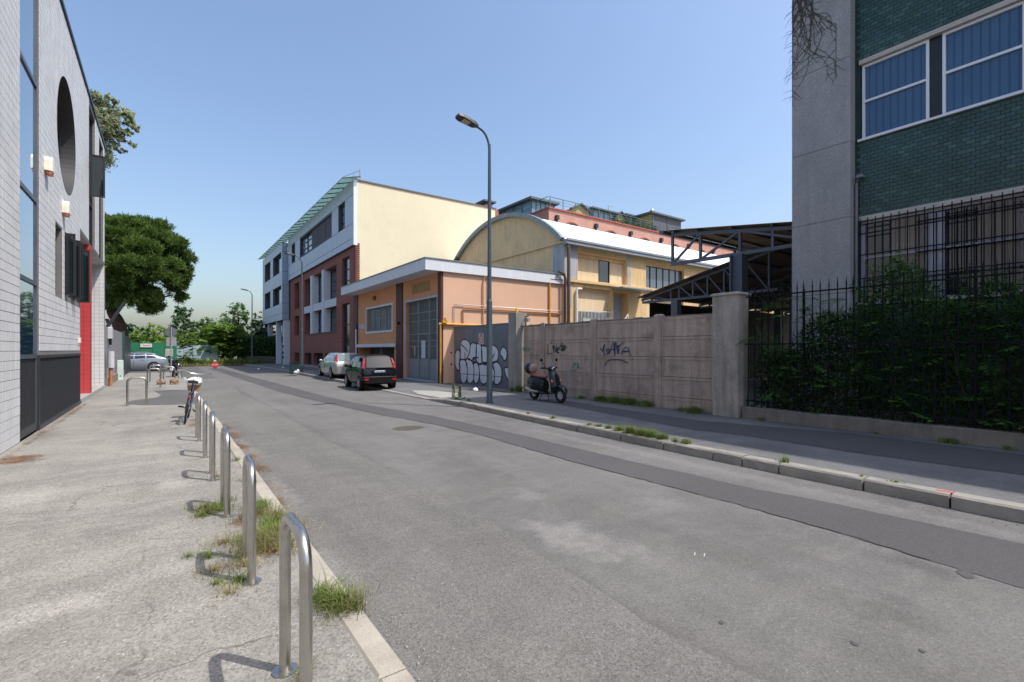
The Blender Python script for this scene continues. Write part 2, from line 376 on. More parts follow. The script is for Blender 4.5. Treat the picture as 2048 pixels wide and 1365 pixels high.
def band(name, top, bot, m, z, wob=.03):
    mb = MB(); fb = lambda y, k: mno.noise((y * 1.1, k, 0)) * wob * 2.5 + mno.noise((y * 5, k, 3)) * wob + mno.noise((y * 21, k, 0)) * wob * .5; f = lambda L, y: next(p[0] + (q[0] - p[0]) * (y - p[1]) / (q[1] - p[1]) for p, q in zip(L, L[1:]) if y <= q[1] or q is L[-1])
    y = max(top[0][1], bot[0][1]); ye = min(top[-1][1], bot[-1][1]); prev = None; r = random.Random(3)
    while y < ye:
        cur = (f(bot, y) + (fb(y, 3) if bot[0][0] > 1.2 else 0), f(top, y) + fb(y, 8), y)
        if prev: mb.quad((prev[0], prev[2], z), (prev[1], prev[2], z), (cur[1], y, z), (cur[0], y, z))
        prev = cur; y += max(.04, abs(y) * .008)
    return struct(name, mb, m)
band('road_repair_strip', [(6.6, -12), (6.4, 0), (6.24, 2.1), (6.06, 3.5), (6.0, 5), (5.97, 8.5), (5.8, 11.6), (5.4, 14), (5.1, 16.3), (4.9, 19.5), (4.8, 27), (4.5, 40), (4.3, 53)],
     [(4.9, -12), (5.15, .7), (5.28, 1.9), (5.3, 3), (5.22, 5.8), (5.3, 8.2), (5.2, 10.1), (4.75, 12.7), (4.3, 17), (3.9, 21.6), (3.75, 29.5), (3.5, 45), (3.3, 53)], M_strip, .004, .02)
LN = [(2.65, -12), (2.6, 1), (2.52, 2), (2.6, 2.8), (2.69, 4), (2.7, 6), (2.56, 9.8), (2.6, 17), (2.45, 21.5), (2.85, 33), (3.4, 48)]
band('near_lane', LN, [(.99, -12), (.99, 35)], M_lane, .008, .012)
from mathutils import noise as mno
f_ = lambda L, y: next(p[0] + (q[0] - p[0]) * (y - p[1]) / (q[1] - p[1]) for p, q in zip(L, L[1:]) if y <= q[1])
r = random.Random(9)
crk = MB(); pts = []; y = 1.2
BT = [(4.9, -12), (5.15, .7), (5.28, 1.9), (5.3, 3), (5.22, 5.8), (5.3, 8.2), (5.2, 10.1), (4.75, 12.7), (4.3, 17), (3.9, 21.6)]
while y < 20: pts.append((f_(BT, y) + r.uniform(-.015, .015), y, r.uniform(.003, .014))); y += .07 + y * .006
for a, b in zip(pts, pts[1:]): crk.quad((a[0] - a[2], a[1], .0075), (a[0] + a[2], a[1], .0075), (b[0] + b[2], b[1], .0075), (b[0] - b[2], b[1], .0075))
struct('strip_seam', crk, mat('crack_dark', (.045, .043, .042), .9))
def disc(cx, cy, rx, ry, z, n=28, wob=.0, rot=0):
    mb = MB(); pts = []
    for i in range(n):
        t = 2 * math.pi * i / n; k = 1 + rnd.uniform(-wob, wob); a, b = rx * k * math.cos(t), ry * k * math.sin(t)
        pts.append((cx + a * math.cos(rot) - b * math.sin(rot), cy + a * math.sin(rot) + b * math.cos(rot), z))
    mb.poly(pts); return mb
mh = struct('road_patch', disc(4.45, 10.15, .36, .3, .0045, wob=.05), asphalt('patch_brown', (.085, .074, .058), agg=.3, streak=False))
mk = MB()
for k, (x, y) in enumerate(((3.68, 2.42), (3.73, 2.36))):
    mk.quad((x, y, .0046), (x + .008, y - .006, .0046), (x + .07, y + .03, .0046), (x + .065, y + .036, .0046))
struct('paint_mark', mk, mat('old_paint', (.45, .44, .42), .8))
for (x, y, a, b, rot) in ((2.92, 1.72, .022, .016, .4), (3.36, 1.13, .025, .018, 1), (3.6, .87, .022, .015, .5), (5.11, .96, .09, .05, .3)):
    struct('oil_stain', disc(x, y, a, b, .0044, 14, .2, rot), M_strip)
# left pavement
mb = MB(); mb.box(-2.9, .865, -12, 34.6, -.1, .12); struct('pavement', mb, M_pavL)
mb = MB(); mb.box(-14, -2.9, 27.1, 46, -.1, .115); struct('yard', mb, M_pavL)
pts = [(-.55, 18.1), (.05, 17.6), (.75, 17.5), (.84, 19.5), (.8, 23.6), (.2, 24.2), (-.35, 23.8), (-.1, 21.5), (-.25, 20.6), (-.9, 19.8), (-1.0, 18.7)]
mb = MB(); mb.poly([(x, y, .124) for x, y in pts]); struct('pavement_patch', mb, asphalt('patch_left', (.10, .098, .098), agg=.25, streak=False))
# expansion of the crossing beyond the pavement, lighter worn asphalt
mb = MB(); mb.box(-14, .86, 34.6, 45.5, -.1, .03); struct('crossing_pavement', mb, M_pavL)
# left kerb: long granite stones, nearly flush
kb = link(bpy.data.objects.new('left_kerb', MB().box(.868, 1.012, -12, 34.6, -.1, .085).data('left_kerb', M_kerbL))); kb['kind'] = 'structure'; W0[kb.name] = Vector((0, 0, 0))
y = -3.0; joints = [-3, -1.9, -.8, .3, 1.35, 2.34, 3.28, 4.3, 5.37]
while joints[-1] < 34: joints.append(joints[-1] + rnd.uniform(.9, 1.15))
for a, b in zip(joints, joints[1:]):
    dx = rnd.uniform(-.006, .006)
    part('kerb_stone', MB().bev(.866 + dx, 1.016 + dx, a + .008, b - .008, .02, .128 + rnd.uniform(-.004, .006), .012), M_kerbL, kb)
# right pavement
mb = MB(); yy = [-12 + i * .5 for i in range(0, 52)] + [14 + i * .3 for i in range(0, 35)] + [24.5 + i * 1.5 for i in range(0, 36)]
yy = sorted(set(round(v, 3) for v in yy)); FXs = [.18, .4, .7, 1.1, 1.6, 2.4, 4.6]
for a, b in zip(yy, yy[1:]):
    for f, g in zip(FXs, FXs[1:]):
        P = lambda y, d: (min(kx(y) + d, 12.2), y, pz(kx(y) + d, y))
        mb.quad(P(a, f), P(a, g), P(b, g), P(b, f))
struct('right_pavement', mb, M_pavR)
# dark asphalt strips let into the right pavement
def strip2(lo, hi, y0, y1):
    mb = MB(); y = y0; prev = None
    while y < y1:
        cur = [f_(lo, y) + mno.noise((y * 2, 1, 8)) * .06, f_(hi, y) + mno.noise((y * 2, 4, 8)) * .06, y]
        if prev:
            n = 5
            for i in range(n):
                A = [(lambda q, t: (q[0] + (q[1] - q[0]) * t, q[2]))(q, t) for q, t in ((prev, i / n), (prev, (i + 1) / n), (cur, (i + 1) / n), (cur, i / n))]
                mb.quad(*[(x, yy, pz(x, yy) + .006) for x, yy in A])
        prev = cur; y += .12
    return struct('pavement_patch', mb, M_patch)
strip2([(9.1, -7), (9.0, 1.2), (8.85, 3), (8.9, 4.9), (8.7, 5.8), (9.3, 9.5), (10.0, 13)], [(10.8, -7), (10.8, 3.7), (10.35, 5), (9.95, 6.5), (10.15, 9.5), (10.6, 13)], -6, 12.2)
strip2([(9.9, 14), (9.8, 22)], [(10.8, 14), (10.8, 22)], 15.2, 21.4)
sx = MB(); ps = [(8.3, 16.6), (8.0, 14.9), (8.5, 14.2), (9.3, 14.4), (9.6, 15.4), (9.0, 16.8)]
sx = MB(); sx.poly([(x, y, pz(x, y) + .009) for x, y in [(7.95, 15.3), (8.45, 14.9), (8.9, 15.8), (8.75, 17.3), (8.3, 18.6), (7.95, 17.2)]]); struct('concrete_patch', sx, mat('worn_concrete', (.36, .345, .31), .9, fine=.25))
# right kerb stones
kr = link(bpy.data.objects.new('right_kerb', MB().box(6.9, 6.95, 80, 80.2, -.1, -.05).data('right_kerb', M_kerbR))); kr['kind'] = 'structure'; W0[kr.name] = Vector((0, 0, 0))
J = [-4.5, -3.3, -2.2, -1, .1, .8, 1.47, 2.29, 3.31, 3.85, 4.34, 5.31, 6.32, 7.59, 8.66, 10.43, 11.97, 13.17, 14.1]
while J[-1] < 62: J.append(J[-1] + rnd.uniform(1.0, 1.5))
for a, b in zip(J, J[1:]):
    k = kdip((a + b) / 2); dz = rnd.uniform(-.006, .006); dx = rnd.uniform(-.01, .01); top0 = PR + .012 - (PR - .03) * kdip(a) + dz; top1 = PR + .012 - (PR - .03) * kdip(b) + dz
    m_ = MB(); g_ = .012; xa, xb = kx(a) + dx, kx(b) + dx; ww = .2; c = .022
    V = []
    segs = 5
    for i in range(segs + 1):
        t = i / segs; y = a + g_ + (b - a - 2 * g_) * t; x = xa + (xb - xa) * t; z = top0 + (top1 - top0) * t; j = lambda: rnd.uniform(-.005, .005)
        V.append([(x + j(), y, -.08), (x + j() * 1.5, y, z * .55), (x + j(), y, z - c), (x + c, y, z + j() * .5), (x + ww, y, z), (x + ww, y, -.08)])
    m_.loft(V); part('kerb_stone', m_, M_kerbR, kr)
rp = MB(); rp.quad((7.2, 1.44, .153), (7.26, 1.44, .153), (7.25, 1.62, .153), (7.19, 1.62, .153)); rp.quad((7.14, .7, .155), (7.24, .62, .155), (7.26, .95, .155), (7.22, .95, .155))
part('paint_mark', rp, mat('red_spray', (.5, .08, .06), .8), kr)
# verge and far ground
mb = MB(); N = 26
for i in range(N):
    for j in range(8):
        P = lambda a, b: (-14 + a * 1.5, 61.5 + b * 2, -.02 + .35 * (1 - math.exp(-b * .8)) + .1 * math.sin(a * 1.3 + b))
        mb.quad(P(i, j), P(i + 1, j), P(i + 1, j + 1), P(i, j + 1))
struct('verge', mb, mat('verge_earth', (.10, .12, .045), .95, var=.3, fine=.3), smooth=True)
# ================================================================== LEFT TILED BUILDING
M_tile = mat('white_tile', (.66, .66, .665), .55, var=.04, scale=1.2, fine=.06, fs=20, streak=.1, dirt=(.42, .41, .39), dirt_amt=.4, isl=.09)
M_grout = mat('grout', (.17, .165, .16), .9)
M_dark = mat('dark_metal', (.028, .03, .036), .45, var=.1, fine=.1)
M_black = mat('black_metal', (.012, .013, .016), .4)
M_inside = mat('dark_interior', (.02, .02, .022), .9)
M_glassL = glass('sky_glass', (.03, .06, .12), .03, spec=1.0, metal=0)
M_glassL.node_tree.nodes['Principled BSDF'].inputs['Coat Weight'].default_value = 1.0
M_glassL.node_tree.nodes['Principled BSDF'].inputs['Coat Roughness'].default_value = .02
M_glassL.node_tree.nodes['Principled BSDF'].inputs['Coat IOR'].default_value = 2.2
M_redtile = mat('red_tile', (.52, .055, .06), .5, var=.06, fine=.05)
M_cream = mat('cream_plastic', (.75, .72, .6), .5); M_orange = mat('orange_plastic', (.6, .15, .06), .4)
M_alu = mat('grey_aluminium', (.13, .15, .18), .4, metal=.6)
XL = -2.1; TOP = 10.38
fL = Fr('X+', XL)
bl = thing('tiled_building', 'pale tiled building with a round window and a red entrance pillar along the left pavement', 'building', (-5, 15, .12))
CY, CZ, CR = 17.12, 7.36, 1.48
holes = [(12.05, 13.55, .12, TOP - .12, .1), (13.55, 19.57, .12, 1.64, .06), (15.47, 16.34, 3.1, 4.78, .2), (16.86, 17.93, 3.18, 4.82, .2), (18.1, 19.5, 3.18, 4.82, .2),
         (21.71, 23.4, 5.42, 10.2, .2), (24.77, 26.2, 5.42, 10.12, .2), (CY - CR, CY + CR, CZ - CR, CZ + CR, .0)]
mb = wallmesh(fL, -10, 19.57, .12, TOP, [h for h in holes if h[0] < 19], .2)
mb2 = wallmesh(fL, 19.57, 26.82, 5.4, TOP, holes[5:7], .2); o = len(mb.v); mb.v += mb2.v; mb.f += [tuple(i + o for i in f) for f in mb2.f]
# square-to-round infill of the big window and its deep reveal
n = 64; sq = []; ci = []; rvl = MB()
for i in range(n):
    t = 2 * math.pi * i / n; c, s_ = math.cos(t), math.sin(t); k = CR / max(abs(c), abs(s_)); sq.append((CY + c * k, CZ + s_ * k)); ci.append((CY + c * (CR - .01), CZ + s_ * (CR - .01)))
for i in range(n):
    j = (i + 1) % n; mb.quad(fL.p(*sq[i][:1], 0, sq[i][1]), fL.p(sq[j][0], 0, sq[j][1]), fL.p(ci[j][0], 0, ci[j][1]), fL.p(ci[i][0], 0, ci[i][1]))
    rvl.quad(fL.p(ci[i][0], .012, ci[i][1]), fL.p(ci[j][0], .012, ci[j][1]), fL.p(ci[j][0], -.45, ci[j][1]), fL.p(ci[i][0], -.45, ci[i][1]))
# body: roof, far end, back, soffit, recess
mb.quad((XL, -10, TOP), (-14, -10, TOP), (-14, 26.82, TOP), (XL, 26.82, TOP))
mb.quad((-14, -10, .0), (-14, 26.82, .0), (-14, 26.82, TOP), (-14, -10, TOP))
mb.quad((-14, -10, 0), (XL, -10, 0), (XL, -10, TOP), (-14, -10, TOP))
mb.quad((XL, 26.82, 5.4), (-14, 26.82, 5.4), (-14, 26.82, TOP), (XL, 26.82, TOP))
mb.quad((XL, 19.57, 5.4), (XL, 26.82, 5.4), (-5.2, 26.82, 5.4), (-5.2, 19.57, 5.4))
mb.quad((XL, 19.57, 0), (-5.2, 19.57, 0), (-5.2, 19.57, 5.4), (XL, 19.57, 5.4)); mb.quad((-5.2, 19.57, 0), (-5.2, 26.82, 0), (-5.2, 26.82, 5.4), (-5.2, 19.57, 5.4))
rim_ = MB()
for i in range(n):
    j = (i + 1) % n; f0 = lambda k, q, w_: fL.p(CY + q * math.cos(2 * math.pi * k / n), w_, CZ + q * math.sin(2 * math.pi * k / n))
    rim_.quad(f0(i, CR, .0095), f0(j, CR, .0095), f0(j, CR + .25, .0095), f0(i, CR + .25, .0095)); rim_.quad(f0(i, CR + .25, .0095), f0(j, CR + .25, .0095), f0(j, CR + .25, .0), f0(i, CR + .25, .0))
part('wall', mb, M_grout, bl); part('window_rim', rim_, M_tile, bl); part('window_reveal', rvl, mat('reveal_metal', (.05, .05, .055), .5), bl)
part('soffit', MB().box(-5.2, XL - .01, 19.6, 26.8, 5.375, 5.395), mat('soffit_paint', (.5, .5, .5), .8), bl)
# tiles
T = .162; G_ = .008
tile = MB(); tile.v = [(0, -T / 2 + G_ / 2, -T / 2 + G_ / 2), (0, T / 2 - G_ / 2, -T / 2 + G_ / 2), (0, T / 2 - G_ / 2, T / 2 - G_ / 2), (0, -T / 2 + G_ / 2, T / 2 - G_ / 2)]
tile.v += [(.007, y * .97, z * .97) for _, y, z in tile.v]; tile.f = [(4, 5, 6, 7)] + [(i, (i + 1) % 4, 4 + (i + 1) % 4, 4 + i) for i in range(4)]
tme = tile.data('tile', M_tile); cells = []
def free(a, b, c, d):
    for h in holes[:7]:
        if a < h[1] - .02 and b > h[0] + .02 and c < h[3] - .02 and d > h[2] + .02: return False
    if b > 19.6 and c < 5.38: return False
    dy = max(0, abs((a + b) / 2 - CY)); dz = abs((c + d) / 2 - CZ)
    return math.hypot(dy, dz) > CR + .12
ny = int((26.8 + 9.7) / T); nz = int((TOP - .12) / T)
for i in range(ny):
    for j in range(nz):
        a = 26.8 - (i + 1) * T; c = .125 + j * T
        if free(a, a + T, c, c + T): cells.append((a + T / 2, c + T / 2))
vis = [c for c in cells if c[0] > 10.6 and c[1] < 1.77 + 750 / 959 * (.81 * c[0] - 1.23)]
vis.sort(key=lambda c: c[0]); near = set(vis[:298]); st = MB()
for (y, z) in cells:
    if (y, z) in near: part('tile', tme, None, bl, at=(XL + .0005 + rnd.uniform(0, .0015), y, z))
    else:
        k = len(st.v); e = rnd.uniform(0, .0015); st.v += [(XL + .0005 + e + v[0], y + v[1], z + v[2]) for v in tile.v]; st.f += [tuple(q + k for q in f) for f in tile.f]
part('tile', st, M_tile, bl, kind='stuff')
# glazed vertical strip
ym = [1.64, 3.1, 4.78, 7.12, 9.35, TOP - .12]
gp = MB()
for a, b in zip(ym, ym[1:]):
    part('pane', fL.q(MB(), 12.09, 13.51, a + .05, b - .05, -.03 + rnd.uniform(-.002, .002)), M_glassL, bl)
fr = MB()
for z in ym: fL.box(fr, 12.06, 13.54, -.09, -.005, z - .04, z + .04)
for a, b in ((12.052, 12.09), (13.51, 13.548)): fL.box(fr, a, b, -.09, -.004, .15, TOP - .13)
part('strip_frame', fr, M_alu, bl)
fL.box(fr, 12, 12, 0, 0, 0, 0)
# black base panels of standing ribs
def ribpanel(name, y0, y1, z0, z1, w, pitch):
    m_ = MB(); fL.box(m_, y0, y1, w - .03, w, z0, z1); y = y0 + pitch / 2
    while y < y1 - .01: fL.box(m_, y - .006, y + .006, w + .0005, w + .012, z0 + .02, z1 - .02); y += pitch
    return part(name, m_, M_dark, bl)
ribpanel('black_panel', 12.09, 13.5, .3, 1.58, -.035, .12); ribpanel('black_panel', 13.58, 19.55, .22, 1.6, .0, .12)
m_ = MB(); fL.box(m_, 13.57, 19.56, -.02, .03, 1.6, 1.66); fL.box(m_, 13.57, 19.56, -.02, .035, .16, .22); fL.box(m_, 13.545, 13.6, -.05, .03, .14, 1.66); fL.box(m_, 12.06, 13.54, -.1, .0, .16, .3)
part('panel_trim', m_, M_dark, bl)
part('base_plinth', fL.box(MB(), 13.55, 19.57, -.05, .012, .08, .16), mat('plinth_grey', (.3, .3, .29), .9, fine=.2), bl)
# small windows with opened dark sashes
M_glassD = glass('dark_glass', (.012, .02, .022), .05)
for k, (a, b, c, d) in enumerate(((15.47, 16.34, 3.1, 4.78), (16.86, 17.93, 3.18, 4.82), (18.1, 19.5, 3.18, 4.82))):
    window(bl, fL, a, b, c, d, -.15, M_glassD, M_black, .06)
def sash(y, z0, z1, w, wf=.22, name='open_sash'):
    fr_ = Fr('Y-', y); m_ = frame_mb(fr_, XL + .02, XL + wf, z0, z1, 0, .05, .045); s_ = part(name, m_, M_black, bl)
    part('pane', fr_.q(MB(), XL + .05, XL + wf - .03, z0 + .04, z1 - .04, .02), M_glassD, s_)
sash(16.9, 3.2, 4.8, 0, .2); sash(17.85, 3.2, 4.8, 0, .2); sash(18.15, 3.2, 4.8, 0, .22); sash(19.42, 3.2, 4.8, 0, .24); sash(21.72, 7.02, 8.45, 0, .42)
for (a, b, d) in ((21.71, 23.4, 10.2), (24.77, 26.2, 10.12)):
    window(bl, fL, a, b, 5.42, d, -.12, M_glassL, M_black, .06, (), (7.0, 8.5))
# round window: glazing bars and a pale net curtain low inside
rg = MB(); rg.poly([fL.p(CY + (CR) * math.cos(2 * math.pi * i / 48), -.4, CZ + CR * math.sin(2 * math.pi * i / 48)) for i in range(48)])
rw = part('round_window', MB().tube([fL.p(CY + (CR - .05) * math.cos(2 * math.pi * i / 48), -.33, CZ + (CR - .05) * math.sin(2 * math.pi * i / 48)) for i in range(48)], .045, 6, True), M_black, bl)
part('pane', rg, M_glassD, rw)
m_ = MB()
for dy in (-.5, .5): fL.box(m_, CY + dy - .03, CY + dy + .03, -.38, -.32, CZ - 1.32, CZ + 1.32)
fL.box(m_, CY - 1.4, CY + 1.4, -.375, -.325, CZ - .25, CZ - .2); part('glazing_bar', m_, M_black, rw)
cu = MB(); 
for i in range(16):
    a = CY - .95 + i * .12; cu.quad(fL.p(a, -.27 - .03 * (i % 2), CZ - 1.1), fL.p(a + .11, -.27 - .03 * ((i + 1) % 2), CZ - 1.1), fL.p(a + .11, -.27 - .03 * ((i + 1) % 2), CZ - .35), fL.p(a, -.27 - .03 * (i % 2), CZ - .35))
part('net_curtain', cu, mat('net_curtain', (.55, .56, .58), .9), rw)
# coping, entrance recess
part('coping', MB().box(XL - .3, XL + .05, -10, 26.87, TOP + .002, TOP + .09), mat('blue_coping', (.03, .05, .08), .4), bl)
rp_ = thing if False else None
m_ = MB().box(-2.9, -2.085, 21.86, 22.3, .26, 5.39); pr = part('red_pillar', m_, mat('red_grout', (.3, .03, .035), .8), bl)
nb = 0
for j in range(31):
    for i in range(5):
        x1 = -2.09 - i * .165; z = .27 + j * .165
        part('tile', MB().box(x1 - .158, x1, 21.853, 21.862, z, z + .158), M_redtile, pr)
m_ = MB().box(-5.2, -2.1, 26.82, 27.1, .05, 5.4); ew = part('end_wall', m_, M_grout, bl)
for j in range(32):
    for i in range(7):
        x1 = -2.104 - i * .165; z = .22 + j * .162
        part('tile', MB().box(x1 - .157, x1, 26.812, 26.822, z, z + .155), M_tile, ew)
part('step', MB().box(-5.2, -2.06, 19.58, 26.8, .0, .27), mat('step_stone', (.36, .35, .34), .85, fine=.2), bl)
# alarm boxes and bell button
def alarm(y, z, lab):
    t = thing('alarm_box', lab, 'alarm box', (XL, y, z))
    m_ = MB(); P = [(-.16, 0), (-.16, .22), (-.1, .3), (.1, .3), (.16, .22), (.16, 0)]
    m_.loft([[(XL + w_, y + p[0] * k, z + p[1]) for p in P] for w_, k in ((.01, 1), (.09, 1), (.14, .8))]); part('housing', m_, M_cream, t)
    part('strobe', MB().box(XL + .03, XL + .12, y - .13, y + .13, z - .06, z - .002), M_orange, t)
alarm(14.3, 5.62, 'cream alarm box with orange strobe beside the tall glass strip'); alarm(16.5, 5.22, 'cream alarm box with orange strobe just below the round window')
t = part('bell_button', fL.box(MB(), 19.15, 19.35, .001, .05, 1.98, 2.14), M_cream, bl)
# debris line at the wall foot: dry pine needles
# ================================================================== RIGHT BUILDING (green tiles)
M_conc = mat('pebbledash_concrete', (.40, .385, .38), .95, var=.08, scale=1.5, fine=.35, fs=45, bump=.5, streak=.12)
M_green = mat('green_tile', (.026, .066, .055), .38, var=.25, scale=1.3, fine=.1, isl=0)
M_green2 = mat('green_tile_pale', (.045, .10, .086), .38, var=.2, scale=1.3, fine=.1)
M_green3 = mat('green_tile_blue', (.03, .075, .078), .38, var=.2, scale=1.3, fine=.1)
M_white = mat('white_paint', (.74, .75, .78), .5, var=.03, fine=.04)
M_stone = mat('sill_stone', (.5, .45, .4), .8, var=.1, fine=.2)
M_gg = mat('green_grout', (.022, .045, .038), .9)
M_blind = mat('blue_blind', (.13, .19, .36), .7, var=.05, fine=0)
XF = 14.0; fF = Fr('X-', XF); TOPR = 17.3
br = thing('green_tiled_building', 'tall concrete and green tiled building behind the hedge at the right', 'building', (20, 0, .12))
mods = [(3.27, 4.56)]; y = 3.04
while y > -9: mods.append((y - 1.29, y)); y -= 1.52
holes = []
for a, b in [(m[0], m[1]) for m in mods]: pass
levels = [(6.98, 8.9), (2.93, 5.02), (10.95, 12.9), (14.9, 16.6)]
for z0, z1 in levels: holes.append((-9.5, 4.59, z0, z1, .22))
mb = wallmesh(fF, -10, 4.69, 0, TOPR, holes)
mb.quad((14, -10, 0), (34, -10, 0), (34, -10, TOPR), (14, -10, TOPR)); mb.quad((34, -10, 0), (34, 6.02, 0), (34, 6.02, TOPR), (34, -10, TOPR))
mb.quad((13.75, 6.02, 0), (34, 6.02, 0), (34, 6.02, TOPR), (13.75, 6.02, TOPR)); mb.quad((13.9, -10, TOPR), (34, -10, TOPR), (34, 6.02, TOPR), (13.9, 6.02, TOPR))
part('wall', mb, M_gg, br)
# concrete corner slabs with open joints
zs = [0, 1.2, 3.2, 5.06, 6.93, 9.03, 11.1, 13.1, 15.2, TOPR]
for a, b in zip(zs, zs[1:]):
    part('concrete_panel', MB().box(13.7, 14.25, 4.69, 6.05, a + .006, b - .006), M_conc, br)
part('corner_core', MB().box(13.73, 14.2, 4.72, 6.03, 0, TOPR), M_inside, br)
# tiles: individual where they show largest, the others joined
TW, TH, tg = .15, .088, .006
tb = MB(); tb.v = [(0, -TW / 2 + tg / 2, -TH / 2 + tg / 2), (0, TW / 2 - tg / 2, -TH / 2 + tg / 2), (0, TW / 2 - tg / 2, TH / 2 - tg / 2), (0, -TW / 2 + tg / 2, TH / 2 - tg / 2)]
tb.v += [(-.008, y * .98, z * .96) for _, y, z in tb.v]; tb.f = [(4, 5, 6, 7)] + [(i, (i + 1) % 4, 4 + (i + 1) % 4, 4 + i) for i in range(4)]
gms = [tb.data('tile', m) for m in (M_green, M_green2, M_green3)]; rest = [MB(), MB(), MB()]; cnt = 0
for (z0, z1) in ((5.04, 6.9), (8.97, 10.9), (0.2, 2.88), (12.95, 14.85)):
    nr = int((z1 - z0) / TH)
    for j in range(nr):
        for i in range(0, 100):
            y = 4.66 - TW / 2 - i * TW - (TW / 2 if j % 2 else 0); z = z0 + (j + .5) * TH
            if y < -9.8: break
            q = 0 if rnd.random() < .74 else (1 if rnd.random() < .6 else 2); x = XF - .0005 - rnd.uniform(0, .004)
            if cnt < 298 and z0 in (5.04, 8.97) and y > 1.5 and (z < 10.3):
                part('tile', gms[q], None, br, at=(x, y, z)); cnt += 1
            else:
                m_ = rest[q]; k = len(m_.v); m_.v += [(x + v[0], y + v[1], z + v[2]) for v in tb.v]; m_.f += [tuple(s_ + k for s_ in f) for f in tb.f]
for m_, mm in zip(rest, (M_green, M_green2, M_green3)): part('tile', m_, mm, br, kind='stuff')
# windows
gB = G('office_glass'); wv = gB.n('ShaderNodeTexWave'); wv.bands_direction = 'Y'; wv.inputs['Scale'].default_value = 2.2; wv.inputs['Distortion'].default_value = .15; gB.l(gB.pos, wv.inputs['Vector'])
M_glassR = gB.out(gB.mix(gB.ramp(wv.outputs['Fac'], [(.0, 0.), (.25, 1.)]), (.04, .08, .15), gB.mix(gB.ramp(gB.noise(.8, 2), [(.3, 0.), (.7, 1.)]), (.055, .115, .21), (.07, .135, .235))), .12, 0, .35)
for li, (z0, z1) in enumerate(levels):
    part('lintel', fF.box(MB(), -9.5, 4.6, -.2, .03, z1 - .06, z1 + .05), M_stone, br)
    part('sill', fF.box(MB(), -9.5, 4.62, -.2, .07, z0 - .05, z0 + .0), M_stone if li != 0 else M_white, br)
    for (a, b) in mods:
        zt = (z0 + z1) / 2 - .01
        if li == 0 or li > 1:
            f = window(br, fF, a, b, z0 + .003, z1 - .07, -.12, M_glassR, M_white, .055, (), (zt,), .06)
            m_ = MB(); n_ = 12
            for k in range(n_):
                t0 = a + .06 + (b - a - .12) * k / n_; t1 = a + .06 + (b - a - .12) * (k + .94) / n_
            part('mullion', fF.box(MB(), b + .003, b + .227, -.2, -.1, z0, z1 - .06), M_black, br)
        else:
            M_lil = mat('lilac_frame', (.42, .41, .47), .6)
            f = window(br, fF, a, b, z0 + .003, z1 - .07, -.14, glass('ground_glass', (.02, .022, .03), .08) if 'ground_glass' not in bpy.data.materials else bpy.data.materials['ground_glass'], M_lil, .05, (), (z0 + 1.12,), .05)
            part('mullion', fF.box(MB(), b + .003, b + .227, -.2, -.08, z0, z1 - .06), M_lil, br)
            bd = MB(); k = 0; y0 = a + .1
            while y0 < a + (b - a) * .5: fF.box(bd, y0, y0 + .075, -.135, -.13, z0 + .07, z1 - .13); y0 += .09
            part('blind', bd, mat('beige_blind', (.30, .24, .2), .8), br)
part('interior', MB().box(14.4, 14.45, -9.5, 4.6, .2, TOPR - .4), M_inside, br)
# iron grille before the lower windows: every bar a piece
M_iron = mat('painted_iron', (.008, .009, .012), .75, spec=.2)
gr_ = thing('window_grille', 'dark iron grille of square bars over the ground floor windows of the green building', 'grille', (XF - .1, 2, 2.9))
y = 4.55
while y > .4:
    part('bar', fF.box(MB(), y - .009, y + .009, .09, .108, 2.95, 5.0), M_iron, gr_); y -= .155
bars = MB()
while y > -9: fF.box(bars, y - .009, y + .009, .09, .108, 2.95, 5.0); y -= .155
part('bar', bars, M_iron, gr_, kind='stuff')
y = 3.45
while y > .4:
    part('bar', fF.box(MB(), y - .009, y + .009, -.06, -.042, 2.99, 4.86), M_iron, gr_); y -= .155
for z in (3.08, 3.52, 4.1, 4.62, 4.84): part('rail', fF.box(MB(), -9, 4.58, .084, .114, z - .012, z + .012), M_iron, gr_)
for z in (3.45, 4.02, 4.72): part('rail', fF.box(MB(), -9, 3.5, -.066, -.036, z - .012, z + .012), M_iron, gr_)
dp = MB(); dp.cyl((13.93, 4.64, 0.2), (13.93, 4.64, 5.9), .035); dp.cyl((13.93, 4.64, 5.9), (13.82, 4.55, 6.05), .02); dp.box(13.78, 13.9, 4.46, 4.6, 6.0, 6.06)
part('downpipe', dp, mat('pipe_grey', (.2, .2, .22), .5), br)
# dead creeper on the concrete corner
cr = MB(); r = random.Random(4)
for k in range(26):
    p = Vector((13.69, r.uniform(5.55, 6.02), 11.2)); pts = [p]
    d = Vector((0, r.uniform(-.25, .15), -1)); L = r.uniform(1.2, 3.0) if k % 3 else r.uniform(2.6, 3.3)
    while L > 0:
        d = (d + Vector((0, r.uniform(-.5, .5), r.uniform(-.35, .2)))).normalized(); st_ = r.uniform(.1, .22); p = p + d * st_; L -= st_
        p.y = max(5.0, min(6.04, p.y)); pts.append(p.copy())
        if r.random() < .3:
            q = p + Vector((0, r.uniform(-.3, .3), r.uniform(-.3, .05))); cr.tube([p, (p + q) / 2 + Vector((0, .03, .02)), q], [.005, .004, .002], 4)
    m = len(pts); cr.tube(pts, [.009 * (1 - .7 * i / m) for i in range(m)], 5)
solo('dead_creeper', cr, mat('dead_twig', (.07, .055, .045), .9), 'leafless dead creeper hanging on the concrete corner of the green building', 'climbing plant')
